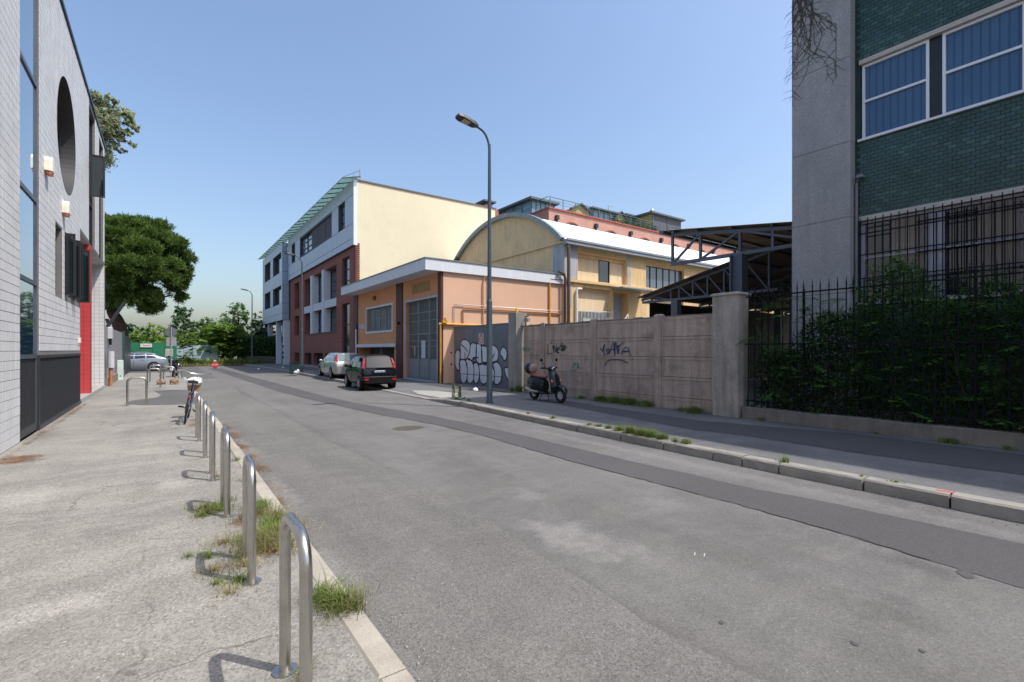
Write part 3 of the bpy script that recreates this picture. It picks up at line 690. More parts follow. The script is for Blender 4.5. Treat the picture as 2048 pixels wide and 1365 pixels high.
# ================================================================== FENCE, PLINTH, HEDGE
M_rcon = mat('rough_concrete', (.27, .235, .2), .95, var=.15, scale=2, fine=.35, fs=50, bump=.6, streak=.2, dirt=(.1, .09, .08), dirt_amt=.6)
fn = thing('iron_fence', 'black iron fence of spiked pickets on a low concrete plinth before the hedge', 'fence', (11.32, 0, .12))
segs = MB(); sec = []
for i in range(30):
    y = 6.08 - i * .62; h = .41 + .008 * math.sin(i * 2.1); sec.append([(11.2 + .008 * math.sin(i * 1.7), y, .02), (11.2 + .006 * math.sin(i), y, h - .015), (11.215, y, h), (11.46, y, h), (11.46, y, .02)])
segs.loft(sec); part('plinth', segs, M_rcon, fn)
pk = MB(); pk.box(-.009, .009, -.009, .009, 0, 2.72); pk.loft([[(-.011, -.011, 2.72), (.011, -.011, 2.72), (.011, .011, 2.72), (-.011, .011, 2.72)], [(-.001, -.001, 2.9), (.001, -.001, 2.9), (.001, .001, 2.9), (-.001, .001, 2.9)]])
pkm = pk.data('picket', M_iron); y = 6.0; i = 0
while y > -6:
    o = part('picket', pkm, None, fn, at=(11.33, y, .40)); o.rotation_euler = (rnd.uniform(-.008, .008), rnd.uniform(-.01, .01), 0); y -= .157; i += 1
for z in (.55, 1.9, 3.03): part('rail', MB().box(11.315, 11.345, -6, 6.05, z - .015, z + .015), M_iron, fn)
for y in (4.78, 2.02, -1.0, -3.9): 
    part('post', MB().box(11.36, 11.40, y - .02, y + .02, .38, 3.05).loft([[(11.36, y - .02, 3.05), (11.4, y - .02, 3.05), (11.4, y + .02, 3.05), (11.36, y + .02, 3.05)], [(11.379, y - .001, 3.2), (11.381, y - .001, 3.2), (11.381, y + .001, 3.2), (11.379, y + .001, 3.2)]]), M_iron, fn)
M_hedge = leafmat('hedge_leaf', (.012, .034, .010), (.045, .11, .022), .25, 1.0)
hd = thing('hedge', 'dense dark overgrown hedge rising behind the iron fence', 'hedge', (12.4, 1, .12))
N = 62000; y = nrs.uniform(-6, 6.0, N); top = 2.55 + .35 * np.sin(y * 1.9 + 1) + .25 * np.sin(y * 4.3) + .45 * np.exp(-((y - 3.15) / .55) ** 2) + .55 * np.exp(-((y - 2.0) / .8) ** 2) - .55 * np.clip((y - 4.4) / 1.5, 0, 1)
z = .12 + (top - .1) * nrs.rand(N) ** .75; x = 11.55 + 1.9 * nrs.rand(N) ** 1.5 - .12 * (nrs.rand(N) < .12)
cl = np.sin(y * 9 + z * 5) * np.sin(z * 8 - y * 4); keep = (cl > -.75); P = np.stack([x, y, z], 1)[keep]; nn = nrs.normal(size=P.shape) + np.array([-.6, -.2, .7])
cloud('foliage', P, nn, .026 + .03 * nrs.rand(len(P)), .5, M_hedge, hd, None).location = -W0[hd.name]
# sprays standing above the top, pinnate fronds lower down
V = []
def frond(base, dirv, L, n, ls, droop=.35):
    d = Vector(dirv).normalized(); p = Vector(base); side = d.cross(Vector((0, 0, 1))).normalized(); st_ = L / n
    for k in range(n):
        d = (d + Vector((0, 0, -droop / n))).normalized(); p = p + d * st_; s_ = ls * (.5 + 1.0 * math.sin(math.pi * (k + 1) / (n + 1)))
        for sg in (-1, 1):
            t = (side * sg + d * .45 + Vector((0, 0, rnd.uniform(-.3, .1)))).normalized(); w_ = t.cross(Vector((0, 0, 1))).normalized() * s_ * .2
            V.append([tuple(p), tuple(p + t * s_ * .5 + w_), tuple(p + t * s_), tuple(p + t * s_ * .5 - w_)])
for k in range(760):
    y = rnd.uniform(-2, 6.0); tp = 2.35 + .35 * math.sin(y * 1.9 + 1) + .25 * math.sin(y * 4.3) + .45 * math.exp(-((y - 3.15) / .55) ** 2) + .55 * math.exp(-((y - 2) / .8) ** 2) - .5 * max(0, min(1, (y - 4.4) / 1.5))
    frond((rnd.uniform(11.55, 12.8), y, tp * rnd.uniform(.8, 1.05)), (rnd.uniform(-.4, .3), rnd.uniform(-.5, .5), rnd.uniform(.6, 1.2)), rnd.uniform(.25, .6), 12, .055, .3)
for k in range(260):
    frond((rnd.uniform(11.4, 11.7), rnd.uniform(-2, 5.9), rnd.uniform(.5, 2.9)), (rnd.uniform(-.9, -.1), rnd.uniform(-.8, .8), rnd.uniform(-.1, .6)), rnd.uniform(.3, .6), 10, .12, .6)
quads('leafy_shoots', np.array(V), leafmat('shoot_leaf', (.04, .11, .02), (.14, .29, .05), .35, 1.3), hd, None).location = -W0[hd.name]
stm = MB()
for k in range(70):
    y = rnd.uniform(-5, 5.9); p = Vector((rnd.uniform(11.7, 12.6), y, .1)); pts = [p]
    for j in range(6): p = p + Vector((rnd.uniform(-.12, .12), rnd.uniform(-.15, .15), rnd.uniform(.3, .45))); pts.append(p)
    stm.tube(pts, [.016, .014, .012, .01, .008, .006, .003], 4)
part('stem', stm, mat('hedge_wood', (.06, .045, .03), .9), hd, kind='stuff')
solo('garden_soil', MB().box(11.5, 13.95, -8, 5.98, -.1, .3), M_soil, '-', '-')
o = bpy.data.objects['garden_soil']; del o['label']; del o['category']; o['kind'] = 'structure'
# ================================================================== CONCRETE PANEL WALL
M_pink = mat('pink_concrete', (.57, .44, .36), .95, var=.12, scale=1.6, fine=.3, fs=40, bump=.45, streak=.32, dirt=(.15, .125, .105), dirt_amt=.75)
M_pink2 = mat('pink_post', (.52, .41, .34), .95, var=.12, scale=1.6, fine=.3, fs=40, bump=.45, streak=.35, dirt=(.14, .12, .1), dirt_amt=.7)
XW = 11.35
wl = thing('concrete_wall', 'weathered pinkish wall of stacked precast concrete slabs between posts', 'wall', (XW, 11, .12))
posts = [(15.02, 14.9), (13.82, 13.6), (11.24, 11.0), (8.72, 8.48), (6.79, 6.7)]
tops = [2.66, 2.66, 2.68, 2.69]
for i, ((a0, a1), (b0, b1)) in enumerate(zip(posts, posts[1:])):
    ya, yb = b0 + .004, a1 - .004; zt = tops[i]; lev = [zt - .555 * k for k in range(5)] + [-.05]
    for k, (z1, z0) in enumerate(zip(lev, lev[1:])):
        dx = rnd.uniform(-.006, .006); x = XW + dx; m_ = MB(); z1_, z0_ = z1 - .006, z0 + .006; bz = .075 if z1 - z0 > .5 else .05
        rc = wallmesh(Fr('X-', x), ya, yb, z0_, z1_, [(ya + .05, yb - .05, z0_ + bz * .7, z1_ - bz)], .016)
        m_.v += rc.v; m_.f += rc.f; Fr('X-', x).q(m_, ya + .05, yb - .05, z0_ + bz * .7, z1_ - bz, -.016); m_.quad((x, ya, z1_), (x, yb, z1_), (x + .08, yb, z1_), (x + .08, ya, z1_)); m_.quad((x + .08, ya, z0_), (x + .08, yb, z0_), (x + .08, yb, z1_), (x + .08, ya, z1_))
        m_.quad((x, ya, z0_), (x, yb, z0_), (x + .08, yb, z0_), (x + .08, ya, z0_))
        part('slab', m_, M_pink, wl)
part('backing', MB().box(XW + .05, XW + .075, 6.8, 14.95, -.05, 2.6), M_rcon, wl)
for (a, b), h in zip(posts[1:4], (2.74, 2.74, 2.73)):
    part('post', MB().box(XW - .05, XW + .14, b, a, -.05, h).bev(XW - .05, XW + .14, b, a, h, h + .05, .04), M_pink2, wl)
mr = MB(); k = 0; y = 6.8
while y < 15: mr.box(XW - .0, XW + .09, y, y + .28, 2.68 - (.02 if y > 11 else 0), 2.70 + rnd.uniform(0, .035)); y += .3
part('mortar_capping', mr, M_rcon, wl)
def irregular(x0, x1, y0, y1, z0, z1, n=10, j=.012):
    m_ = MB(); L = []
    for i in range(n + 1):
        z = z0 + (z1 - z0) * i / n; q = lambda: rnd.uniform(-j, j); L.append([(x0 + q(), y0 + q(), z), (x1, y0 + q(), z), (x1, y1, z), (x0 + q(), y1 + q(), z)])
    return m_.loft(L)
M_pil = mat('stained_concrete', (.48, .42, .36), .95, var=.15, scale=1.4, fine=.35, fs=45, bump=.6, streak=.35, dirt=(.14, .12, .1), dirt_amt=.7)
pi_ = thing('concrete_pillar', 'broad stained concrete pillar at the end of the panel wall beside the hedge', 'pillar', (11.3, 6.45, .12))
part('shaft', irregular(11.1, 11.62, 6.12, 6.78, -.05, 3.1, 14, .008), M_pil, pi_); part('cap_slab', MB().bev(11.07, 11.66, 6.09, 6.82, 3.1, 3.17, .03), M_pil, pi_)
gp_ = thing('gate_pillar', 'square grey concrete gate pillar with a yellow beacon, left of the scooter', 'pillar', (11.35, 15.3, .12))
M_gp = mat('gatepost_concrete', (.36, .34, .31), .95, var=.12, fine=.3, fs=50, bump=.5, streak=.3, dirt=(.14, .13, .12), dirt_amt=.6)
part('shaft', irregular(11.08, 11.6, 15.04, 15.56, -.05, 3.22, 12, .006), M_gp, gp_)
M_yel = mat('yellow_beacon', (.75, .42, .02), .4)
part('beacon', MB().cyl((11.3, 15.3, 3.22), (11.3, 15.3, 3.30), .06).cyl((11.3, 15.3, 3.30), (11.3, 15.3, 3.42), .05, .04), M_yel, gp_)
fl = thing('floodlight', 'small grey floodlight on a bracket beside the gate pillar', 'floodlight', (11.45, 14.8, 2.9))
part('housing', MB().box(11.33, 11.45, 14.62, 14.86, 2.86, 3.0), mat('grey_box', (.3, .31, .33), .5), fl); part('bracket', MB().bar((11.45, 14.9, 2.64), (11.45, 14.9, 3.08), .03).bar((11.45, 14.92, 3.07), (11.4, 14.66, 3.07), .03), M_black, fl)
# graffiti tags as thin paint on the slabs
def strokes(name, L, src, sc, wd, m, parent, label=None, dx=.0105):
    m_ = MB()
    for k, s_ in enumerate(L):
        pts = [onX(src[0] + a / sc, src[1] + b / sc, XW) for a, b in s_]
        pts = catmull(pts, 4) if len(pts) > 2 else pts
        ribbon(m_, pts, wd * (1 + .25 * math.sin(k * 2)), XW - dx - .0006 * k)
    return part(name, m_, m, parent, label=label)
M_ink = mat('black_spray', (.012, .012, .018), .6); M_blue = mat('blue_spray', (.025, .04, .13), .6); M_gsp = mat('green_spray', (.08, .30, .17), .7)
strokes('graffiti', [[(575, 520), (578, 600), (575, 665), (600, 665), (632, 655)], [(622, 488), (630, 512)], [(648, 540), (660, 600), (675, 645)], [(668, 650), (665, 540), (690, 600), (700, 650), (706, 530)], [(712, 620), (742, 600), (738, 575), (715, 600), (725, 655), (750, 645)], [(748, 590), (775, 540), (795, 505), (800, 560), (785, 630)], [(755, 545), (800, 560), (855, 575)], [(775, 610), (820, 545), (845, 560), (815, 620), (800, 600), (835, 590)], [(790, 675), (800, 682)]], (1020, 620), 7.583, .03, M_ink, wl, 'black scrawled tag')
strokes('graffiti', [[(120, 432), (148, 470), (167, 388), (150, 455), (168, 520)], [(203, 482), (190, 455), (214, 448), (222, 480), (200, 502), (192, 490)], [(222, 500), (245, 430), (265, 372), (275, 440), (282, 525)], [(240, 455), (275, 450)], [(283, 525), (288, 370), (310, 440), (322, 500), (330, 400)], [(378, 372), (350, 398), (312, 425), (318, 480), (332, 498)], [(356, 512), (382, 450), (415, 425), (438, 445), (450, 490), (465, 525)], [(372, 478), (440, 470)], [(175, 636), (190, 600), (208, 577), (280, 568), (350, 572), (395, 590), (432, 608)], [(483, 548), (490, 562)]], (1180, 620), 5.6875, .032, M_blue, wl, 'dark blue scrawled tag with a line beneath')
strokes('graffiti', [[(975, 800), (955, 860), (950, 885)], [(965, 830), (1010, 810), (1040, 830), (1020, 870), (1055, 880)], [(930, 915), (970, 920), (1010, 900)], [(1040, 860), (1035, 900)]], (1020, 620), 7.583, .035, M_gsp, wl, 'small green scribble')
strokes('graffiti', [[(200, 565), (205, 625)], [(215, 620), (230, 565), (245, 625)], [(255, 565), (262, 620)], [(275, 570), (290, 600), (275, 625)], [(310, 565), (312, 620)]], (1020, 620), 7.583, .05, mat('faded_green', (.17, .30, .19), .9), wl, 'faded pale green letters')
# ================================================================== SLIDING GATE with throw-up
XG = 11.6
M_gate = mat('gate_steel', (.17, .19, .22), .55, var=.12, scale=1.2, fine=.1, streak=.12, metal=.2)
gt = thing('sliding_gate', 'grey sheet steel sliding gate covered by a white bubble letter graffiti', 'gate', (XG, 18.5, .12))
ye = [15.6, 16.63, 17.45, 18.27, 19.1, 19.93, 21.0]
for i, (a, b) in enumerate(zip(ye, ye[1:])):
    part('gate_panel', MB().box(XG, XG + .04, a + .006, b - .006, .2, 2.84), M_gate, gt)
m_ = MB(); m_.box(XG - .02, XG + .06, 15.6, 21.0, .11, .198); m_.box(XG - .02, XG + .06, 15.6, 21.0, 2.842, 2.90); m_.box(XG - .018, XG + .05, 20.95, 21.06, .2, 2.84); m_.box(XG - .01, XG - .001, 15.6, 20.94, .60, .63)
part('gate_frame', m_, M_gate, gt)
part('rail', MB().box(XG - .12, XG - .04, 15.6, 20.9, .03, .115), mat('worn_rail', (.5, .48, .44), .5, metal=.4), gt)
src, sc = (880, 640), 8.53
blobs = [[(300, 512), (268, 560), (257, 640), (262, 760), (285, 840), (325, 862), (345, 830), (335, 700), (350, 640), (335, 540)],
 [(350, 420), (380, 352), (430, 335), (490, 370), (515, 430), (510, 520), (478, 630), (440, 672), (350, 665), (350, 540)],
 [(522, 440), (550, 395), (600, 402), (622, 440), (620, 640), (590, 655), (540, 692), (470, 660), (505, 560)],
 [(622, 430), (660, 410), (700, 432), (716, 520), (722, 745), (650, 742), (618, 640)], [(712, 470), (750, 447), (800, 465), (825, 520), (825, 735), (722, 742)],
 [(860, 445), (930, 440), (982, 490), (1002, 580), (985, 680), (950, 722), (860, 735)], [(1035, 530), (1060, 478), (1090, 462), (1130, 500), (1146, 580), (1132, 670), (1095, 700), (1070, 640), (1033, 600)],
 [(328, 745), (350, 690), (400, 676), (440, 705), (466, 780), (466, 950), (445, 1050), (402, 1082), (362, 1040), (345, 900)], [(446, 690), (500, 664), (550, 720), (580, 820), (580, 980), (555, 1060), (510, 1086), (470, 1040), (466, 850)],
 [(570, 770), (600, 735), (640, 742), (668, 830), (670, 980), (645, 1070), (605, 1085), (578, 1010), (582, 850)], [(668, 765), (720, 747), (800, 750), (822, 800), (820, 1000), (785, 1080), (735, 1096), (690, 1050), (676, 900)],
 [(830, 760), (885, 750), (915, 800), (936, 900), (930, 1020), (880, 1092), (835, 1080), (822, 900)], [(888, 745), (960, 716), (1020, 760), (1056, 860), (1052, 1000), (1020, 1080), (965, 1106), (930, 1060), (935, 900)], [(1100, 835), (1140, 812), (1190, 830), (1190, 1030), (1150, 1010), (1120, 940)]]
outl = MB(); M_ws = mat('white_spray', (.62, .66, .72), .7, var=.1, scale=6)
for k, bpts in enumerate(blobs):
    P = catmull([onX(src[0] + a / sc, src[1] + b / sc, XG) for a, b in bpts], 5, True)
    gf = part('graffiti_letter', MB().poly([(XG - .002 - .0004 * k, y, z) for y, z in P]), M_ws, gt, label='white bubble letter'); ol = MB(); ribbon(ol, P, .055, XG - .0085 - .0003 * k, True); part('outline', ol, M_ink, gf)
for k, s_ in enumerate([[(360, 420), (420, 470), (475, 545)], [(555, 660), (600, 640), (665, 650)], [(560, 735), (610, 720), (668, 742)], [(735, 728), (790, 728), (850, 715)], [(920, 720), (950, 712), (990, 700)], [(930, 580), (900, 640), (890, 665)], [(352, 660), (360, 700)], [(430, 560), (432, 670)]]):
    P = catmull([onX(src[0] + a / sc, src[1] + b / sc, XG) for a, b in s_], 4); ol = MB(); ribbon(ol, P, .055, XG - .0130 - .0003 * k); part('graffiti_stroke', ol, M_ink, gt)
# no-parking plate
def onp(u, v): return onX(src[0] + u / sc, src[1] + v / sc, XG)
ya, z1 = onp(668, 232); yb, z0 = onp(750, 418)
ns = thing('no_parking_sign', 'small white no parking plate with a red ring on the steel gate', 'sign', (XG, (ya + yb) / 2, z0))
part('plate', MB().box(XG - .022, XG - .014, yb, ya, z0, z1), mat('sign_white', (.55, .52, .46), .6), ns)
cy, cz, rr = (ya + yb) / 2, z0 + (z1 - z0) * .47, (ya - yb) * .42
ringm = MB(); n = 24
for i in range(n):
    t0, t1 = 2 * math.pi * i / n, 2 * math.pi * (i + 1) / n; f = lambda t, q: (XG - .024, cy + q * math.cos(t), cz + q * math.sin(t)); ringm.quad(f(t0, rr), f(t1, rr), f(t1, rr * .78), f(t0, rr * .78))
ringm.quad((XG - .0245, cy + rr * .6, cz + rr * .5), (XG - .0245, cy + rr * .5, cz + rr * .6), (XG - .0245, cy - rr * .6, cz - rr * .5), (XG - .0245, cy - rr * .5, cz - rr * .6))
part('red_ring', ringm, mat('sign_red', (.45, .04, .04), .5), ns)
for z in (z1 - .05, z1 - .085): part('print_line', MB().box(XG - .024, XG - .0225, cy - rr * .8, cy + rr * .8, z, z + .015), M_ink, ns)
bt = MB()
# ================================================================== PEACH WORKSHOP
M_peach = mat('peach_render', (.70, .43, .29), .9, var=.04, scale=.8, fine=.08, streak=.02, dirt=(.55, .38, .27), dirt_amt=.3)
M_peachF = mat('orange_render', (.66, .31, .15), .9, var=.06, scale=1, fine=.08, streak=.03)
M_fasc = mat('white_fascia', (.68, .70, .74), .7, var=.04, fine=.06, streak=.06)
M_maroon = mat('maroon_clinker', (.085, .026, .024), .6, var=.15, fine=.2, fs=30)
M_oldsteel = mat('old_grey_steel', (.28, .30, .31), .6, var=.12, fine=.15, streak=.15)
pe = thing('peach_workshop', 'low peach rendered workshop with a white roof fascia and a tall barred gate', 'building', (15, 28, .12))
XP = 10.92; fP = Fr('X-', XP); YP = 20.9; fS = Fr('Y-', YP)
H = [(21.35, 25.2, .14, 4.42, .25), (27.2, 31.62, 2.97, 4.44, .2), (26.9, 33.3, .1, 1.93, .9)]
mb = wallmesh(fP, YP, 34.25, 0, 5.6, H)
part('front_wall', mb, M_peachF, pe)
mb = wallmesh(fS, XP, 18.85, 0, 5.6, []); part('side_wall', mb, M_peach, pe)
ro = MB().box(9.98, 18.86, 20.78, 34.22, 5.58, 6.12); part('roof_fascia', ro, M_fasc, pe)
part('roof_edge', MB().box(9.94, 18.86, 20.74, 34.2, 6.122, 6.17), mat('lead_flashing', (.2, .24, .22), .6, fine=.2), pe)
def pil(y0, y1, lab=None): part('pilaster', MB().box(XP - .06, XP + .02, y0, y1, .0, 5.577), M_maroon, pe)
pil(25.62, 26.5); pil(33.4, 34.24); part('pilaster', MB().box(XP - .07, XP + .06, YP - .02, YP + .33, .0, 5.577), M_maroon, pe)
# barred gate
part('gate_surround', frame_mb(fP, 21.27, 25.3, .1, 4.5, -.01, .04, .11), mat('grey_blue_paint', (.42, .47, .54), .6), pe)
gy0, gy1 = 21.4, 25.16; part('backing', MB().box(XP + .26, XP + .3, gy0, gy1, .1, 4.4), mat('dusty_panes', (.06, .085, .08), .25, var=.4, scale=1.1), pe)
gw = thing('barred_gate', 'tall grey steel gate of thin vertical bars over dusty panes in the peach front', 'gate', (XP + .15, 23.2, .12))
for a, b in ((gy0, 22.5), (22.52, 23.85), (23.87, gy1)):
    part('kick_plate', MB().box(XP + .14, XP + .17, a + .01, b - .01, .14, 1.25), M_oldsteel, gw)
y = gy0 + .05
while y < gy1: part('bar', MB().box(XP + .14, XP + .155, y - .009, y + .009, 1.25, 4.38), M_oldsteel, gw); y += .093
for z in (1.27, 1.95, 2.25, 2.62, 3.3, 3.75, 4.37): part('rail', MB().box(XP + .13, XP + .16, gy0, gy1, z - .018, z + .018), M_oldsteel, gw)
for y in (22.51, 23.86): part('stile', MB().box(XP + .11, XP + .165, y - .04, y + .04, .14, 4.38), M_oldsteel, gw)
part('door_frame', frame_mb(fP, 22.62, 23.78, .3, 2.62, -.128, -.105, .05), M_oldsteel, gw)
part('notice', MB().box(XP + .095, XP + .105, 22.95, 23.42, 1.32, 2.25), mat('paper_white', (.62, .64, .68), .7), gw); part('notice', MB().box(XP + .12, XP + .13, 24.25, 24.4, 1.45, 1.95), mat('paper_pink', (.5, .38, .36), .7), gw)
# window, ledge, sign ghost, small fittings
window(pe, fP, 27.24, 31.58, 3.0, 4.4, -.15, mat('wired_glass', (.16, .2, .22), .25, var=.3, scale=1.5), M_oldsteel, .05, (28.4, 29.5, 30.5), (3.75,), .04)
m_ = MB(); y = 27.35
while y < 31.5: fP.box(m_, y - .007, y + .007, -.08, -.066, 3.05, 4.36); y += .12
part('window_bars', m_, M_oldsteel, pe); part('window_surround', frame_mb(fP, 27.08, 31.74, 2.84, 4.56, -.01, .04, .12), M_fasc, pe)
part('ledge', MB().box(XP - .14, XP + .1, 26.55, 33.38, 1.94, 2.14), M_fasc, pe)
part('recess_back', MB().box(XP + .86, XP + .89, 26.9, 33.3, .1, 1.93), mat('brown_shutter', (.06, .045, .035), .7), pe)
for y in (27.6, 30.3): part('shutter_post', MB().box(XP + .5, XP + .6, y, y + .12, .1, 1.92), M_oldsteel, pe)
part('sign_ghost', MB().box(XP - .006, XP - .001, 22.2, 24.4, 4.78, 5.32), mat('sign_ghost', (.36, .22, .10), .9, var=.15, scale=3), pe)
part('wall_lamp', MB().box(XP - .16, XP - .002, 29.9, 30.15, 4.95, 5.2), mat('rust_brown', (.25, .09, .04), .7), pe)
part('wall_lamp', MB().box(XP - .2, XP - .065, 25.95, 26.1, 3.2, 3.36), M_black, pe)
part('house_plate', MB().box(XP - .02, XP - .001, 32.0, 33.1, 3.2, 3.5), mat('plate_grey', (.42, .46, .5), .6), pe); part('house_plate', MB().box(XP - .12, XP - .07, 33.5, 33.7, 3.25, 3.6), mat('plate_blue', (.03, .07, .22), .6), pe)
part('downpipe', MB().cyl((XP - .14, 33.45, .1), (XP - .14, 33.45, 3.2), .05), M_fasc, pe)
# gas pipes on the sunny side
M_gas = mat('yellow_gas_pipe', (.66, .33, .03), .5, var=.15, scale=4, fine=.15); M_cop = mat('rusty_pipe', (.42, .17, .07), .6, var=.2, scale=4); M_zinc = mat('zinc_pipe', (.42, .42, .44), .45, metal=.5); M_peachp = mat('painted_pipe', (.52, .27, .16), .7)
ys_ = YP - .07
def pipe(pts, r, m, nm='pipe'): part(nm, MB().tube(pts, r, 8), m, pe, smooth=True)
pipe([(XP - .12, ys_, .1), (XP - .12, ys_, 3.0), (XP - .12, ys_, 3.02)], .045, M_gas); pipe([(XP - .2, ys_, 3.02), (13.4, ys_, 3.02)], .055, M_gas)
pipe([(12.05, ys_, 3.05), (12.05, ys_, 3.80), (12.12, ys_, 3.86), (18.6, ys_, 3.86)], .035, M_cop); pipe([(11.55, ys_, 3.1), (11.55, ys_, 3.98), (11.62, ys_, 4.02), (18.6, ys_, 4.0)], .022, M_zinc)
pipe([(17.72, ys_, .6), (17.72, ys_, 5.8)], .055, M_gas); pipe([(17.8, ys_ - .03, 5.82), (18.7, ys_ - .03, 5.82)], .05, M_zinc)
pipe([(13.25, ys_, 3.05), (13.25, ys_, 5.2), (13.34, ys_, 5.5), (13.45, ys_, 5.55), (13.56, ys_, 5.5), (13.6, ys_, 5.2), (13.6, ys_, .5)], .035, M_peachp); pipe([(13.6, ys_ - .02, .4), (13.6, ys_ - .02, 5.2)], .045, M_zinc)
part('pipe_valve', MB().box(XP - .05, XP + .2, ys_ - .12, ys_ - .02, 3.06, 3.2).cyl((XP + .1, ys_ - .08, 3.2), (XP + .1, ys_ - .08, 3.32), .06), M_gas, pe)
for z in (1.05, 1.62): part('vent_hole', MB().box(11.38, 11.46, YP - .012, YP - .001, z - .04, z + .04), M_black, pe)
# stove pipe on the roof
sp = thing('chimney_flue', 'short brown metal flue with a cowl on the peach workshop roof', 'chimney', (18.3, 32.6, 6.17))
part('flue', MB().cyl((18.3, 32.6, 6.17), (18.3, 32.6, 8.7), .17, n=12), mat('flue_brown', (.2, .14, .1), .6, metal=.3, streak=.3), sp, True)
part('cowl', MB().cyl((18.3, 32.6, 8.75), (18.3, 32.6, 9.0), .24, .03, n=12).cyl((18.3, 32.6, 8.7), (18.3, 32.6, 8.76), .22, n=12), M_black, sp)
# brown downpipes where the workshop meets the hall
dpp = thing('downpipes', 'pair of brown rainwater downpipes where the peach workshop meets the barrel roofed hall', 'downpipe', (18.9, 20.7, .12))
part('pipe', MB().tube([(18.72, 20.62, .1), (18.72, 20.62, 5.9), (18.6, 20.62, 6.15), (18.2, 20.62, 6.25)], .075, 8), mat('pipe_brown', (.10, .06, .05), .5), dpp, True); part('pipe', MB().tube([(18.98, 20.62, .1), (18.98, 20.62, 7.7), (18.94, 20.7, 7.95)], .1, 8), mat('pipe_brown', (.1, .06, .05), .5), dpp, True)
# ================================================================== RED BRICK / YELLOW BUILDING
M_brick = brickmat('dark_red_brick', (.34, .105, .078), (.28, .08, .062), (.17, .085, .07), .25, .13, 'Y', ms=.02)
M_brickS = brickmat('dark_red_brick_side', (.30, .075, .055), (.24, .06, .045), (.15, .07, .06), .25, .13, 'X', ms=.02)
M_panel = mat('pale_blue_panel', (.50, .56, .64), .5, var=.035, scale=.6, fine=.03)
M_joint = mat('panel_joint', (.08, .1, .13), .8)
M_yellow = mat('yellow_render', (.76, .66, .47), .9, var=.03, scale=.5, fine=.06, streak=.03, dirt=(.6, .5, .36), dirt_amt=.35)
M_wht = mat('white_render', (.62, .64, .68), .8, var=.04, fine=.05)
M_glassB = glass('building_glass', (.02, .03, .045), .06)
M_frameD = mat('dark_frame', (.03, .035, .05), .5)
rb = thing('brick_office', 'red brick office with pale blue top storey and blank yellow side wall', 'building', (16, 45, .12))
XR = 11.05; fR = Fr('X-', XR); cols_ = [(39.08, 42.46), (43.1, 46.4), (47.1, 49.9)]
H = [(35.76, 37.62, 6.15, 8.75, .26), (35.76, 37.62, .6, 5.27, .26), (52.25, 54.4, 5.99, 8.7, .45), (52.25, 54.4, 3.26, 5.27, .45)]
H += [(a, b, 5.93, 8.55, .56) for a, b in cols_] + [(a, b, 3.28, 5.27, .56) for a, b in cols_]
H += [(52.25, 54.4, .35, 1.48, .5), (47.1, 49.9, .35, 1.48, .5), (43.1, 46.4, .35, 1.48, .5), (39.08, 42.46, .35, 1.48, .5)]
part('brick_wall', wallmesh(fR, 34.3, 56.6, 0, 9.22, H), M_brick, rb)
part('quoin', MB().box(11.0, 11.04, 34.2, 34.6, 0, 9.5), M_brickS, rb)
q_ = MB(); z = .15
while z < 9.4: q_.box(10.985, 11.3, 34.185, 34.6, z, z + .075); z += .15
part('brick_ribs', q_, M_brickS, rb)
for h in H[:4]:
    window(rb, fR, h[0], h[1], h[2], h[3], -h[4] + .05, M_glassB, M_frameD, .07, (), tuple(h[2] + (h[3] - h[2]) * t for t in (.33, .66)), .05)
for h in H[4:10]:
    a, b, c, d = h[:4]; window(rb, fR, a, b, c, d, -.50, M_glassB, M_frameD, .07, (a + (b - a) * .5,), (c + (d - c) * .3, c + (d - c) * .62), .05)
for h in H[10:]: part('vent_grille', fR.q(MB(), h[0], h[1], h[2], h[3], -.4), M_inside, rb)
for a, b in ((42.46, 43.1), (46.4, 47.1)):
    part('white_fin', MB().box(XR - .12, XR - .003, a, b, 3.26, 8.6), M_wht, rb)
    for z0, z1 in ((5.935, 8.545), (3.285, 5.265)): part('white_reveal', MB().box(XR - .0, XR + .49, a - .02, a - .003, z0, z1).box(XR, XR + .49, b + .003, b + .02, z0, z1), M_wht, rb)
    # far jamb of each bay reads white
for a, b in cols_[:2]:
    for z0, z1 in ((5.94, 8.54), (3.29, 5.26)): part('white_jamb', MB().box(XR + .001, XR + .49, b - .03, b - .006, z0, z1), M_wht, rb)
for a, b in cols_: part('spandrel', MB().box(XR - .03, XR - .003, a, b, 5.28, 5.92), M_wht, rb)
part('sill_band', MB().box(XR - .05, XR - .003, 39.08, 49.9, 3.18, 3.255), M_frameD, rb)
part('base_stone', MB().box(XR - .06, XR - .003, 38, 56.5, .05, .34), mat('stone_base', (.3, .3, .3), .8), rb)
XT = 10.88; fT = Fr('X-', XT)
HT = [(36.25, 37.95, 10.85, 12.85, .4), (39.74, 51.0, 11.02, 12.72, .35), (53.16, 54.83, 10.95, 12.75, .3)]
mb = wallmesh(fT, 34.22, 56.6, 9.25, 13.85, HT); mb.quad((XT, 34.22, 9.25), (XT, 56.6, 9.25), (XR + .02, 56.6, 9.25), (XR + .02, 34.22, 9.25))
part('top_storey', mb, M_joint, rb)
part('corner_trim', MB().box(XT - .03, 11.12, 34.17, 34.21, 9.23, 13.9), M_white, rb)
rows = [(9.27, 9.74), (9.76, 10.83), (10.85, 12.87), (12.89, 13.84)]
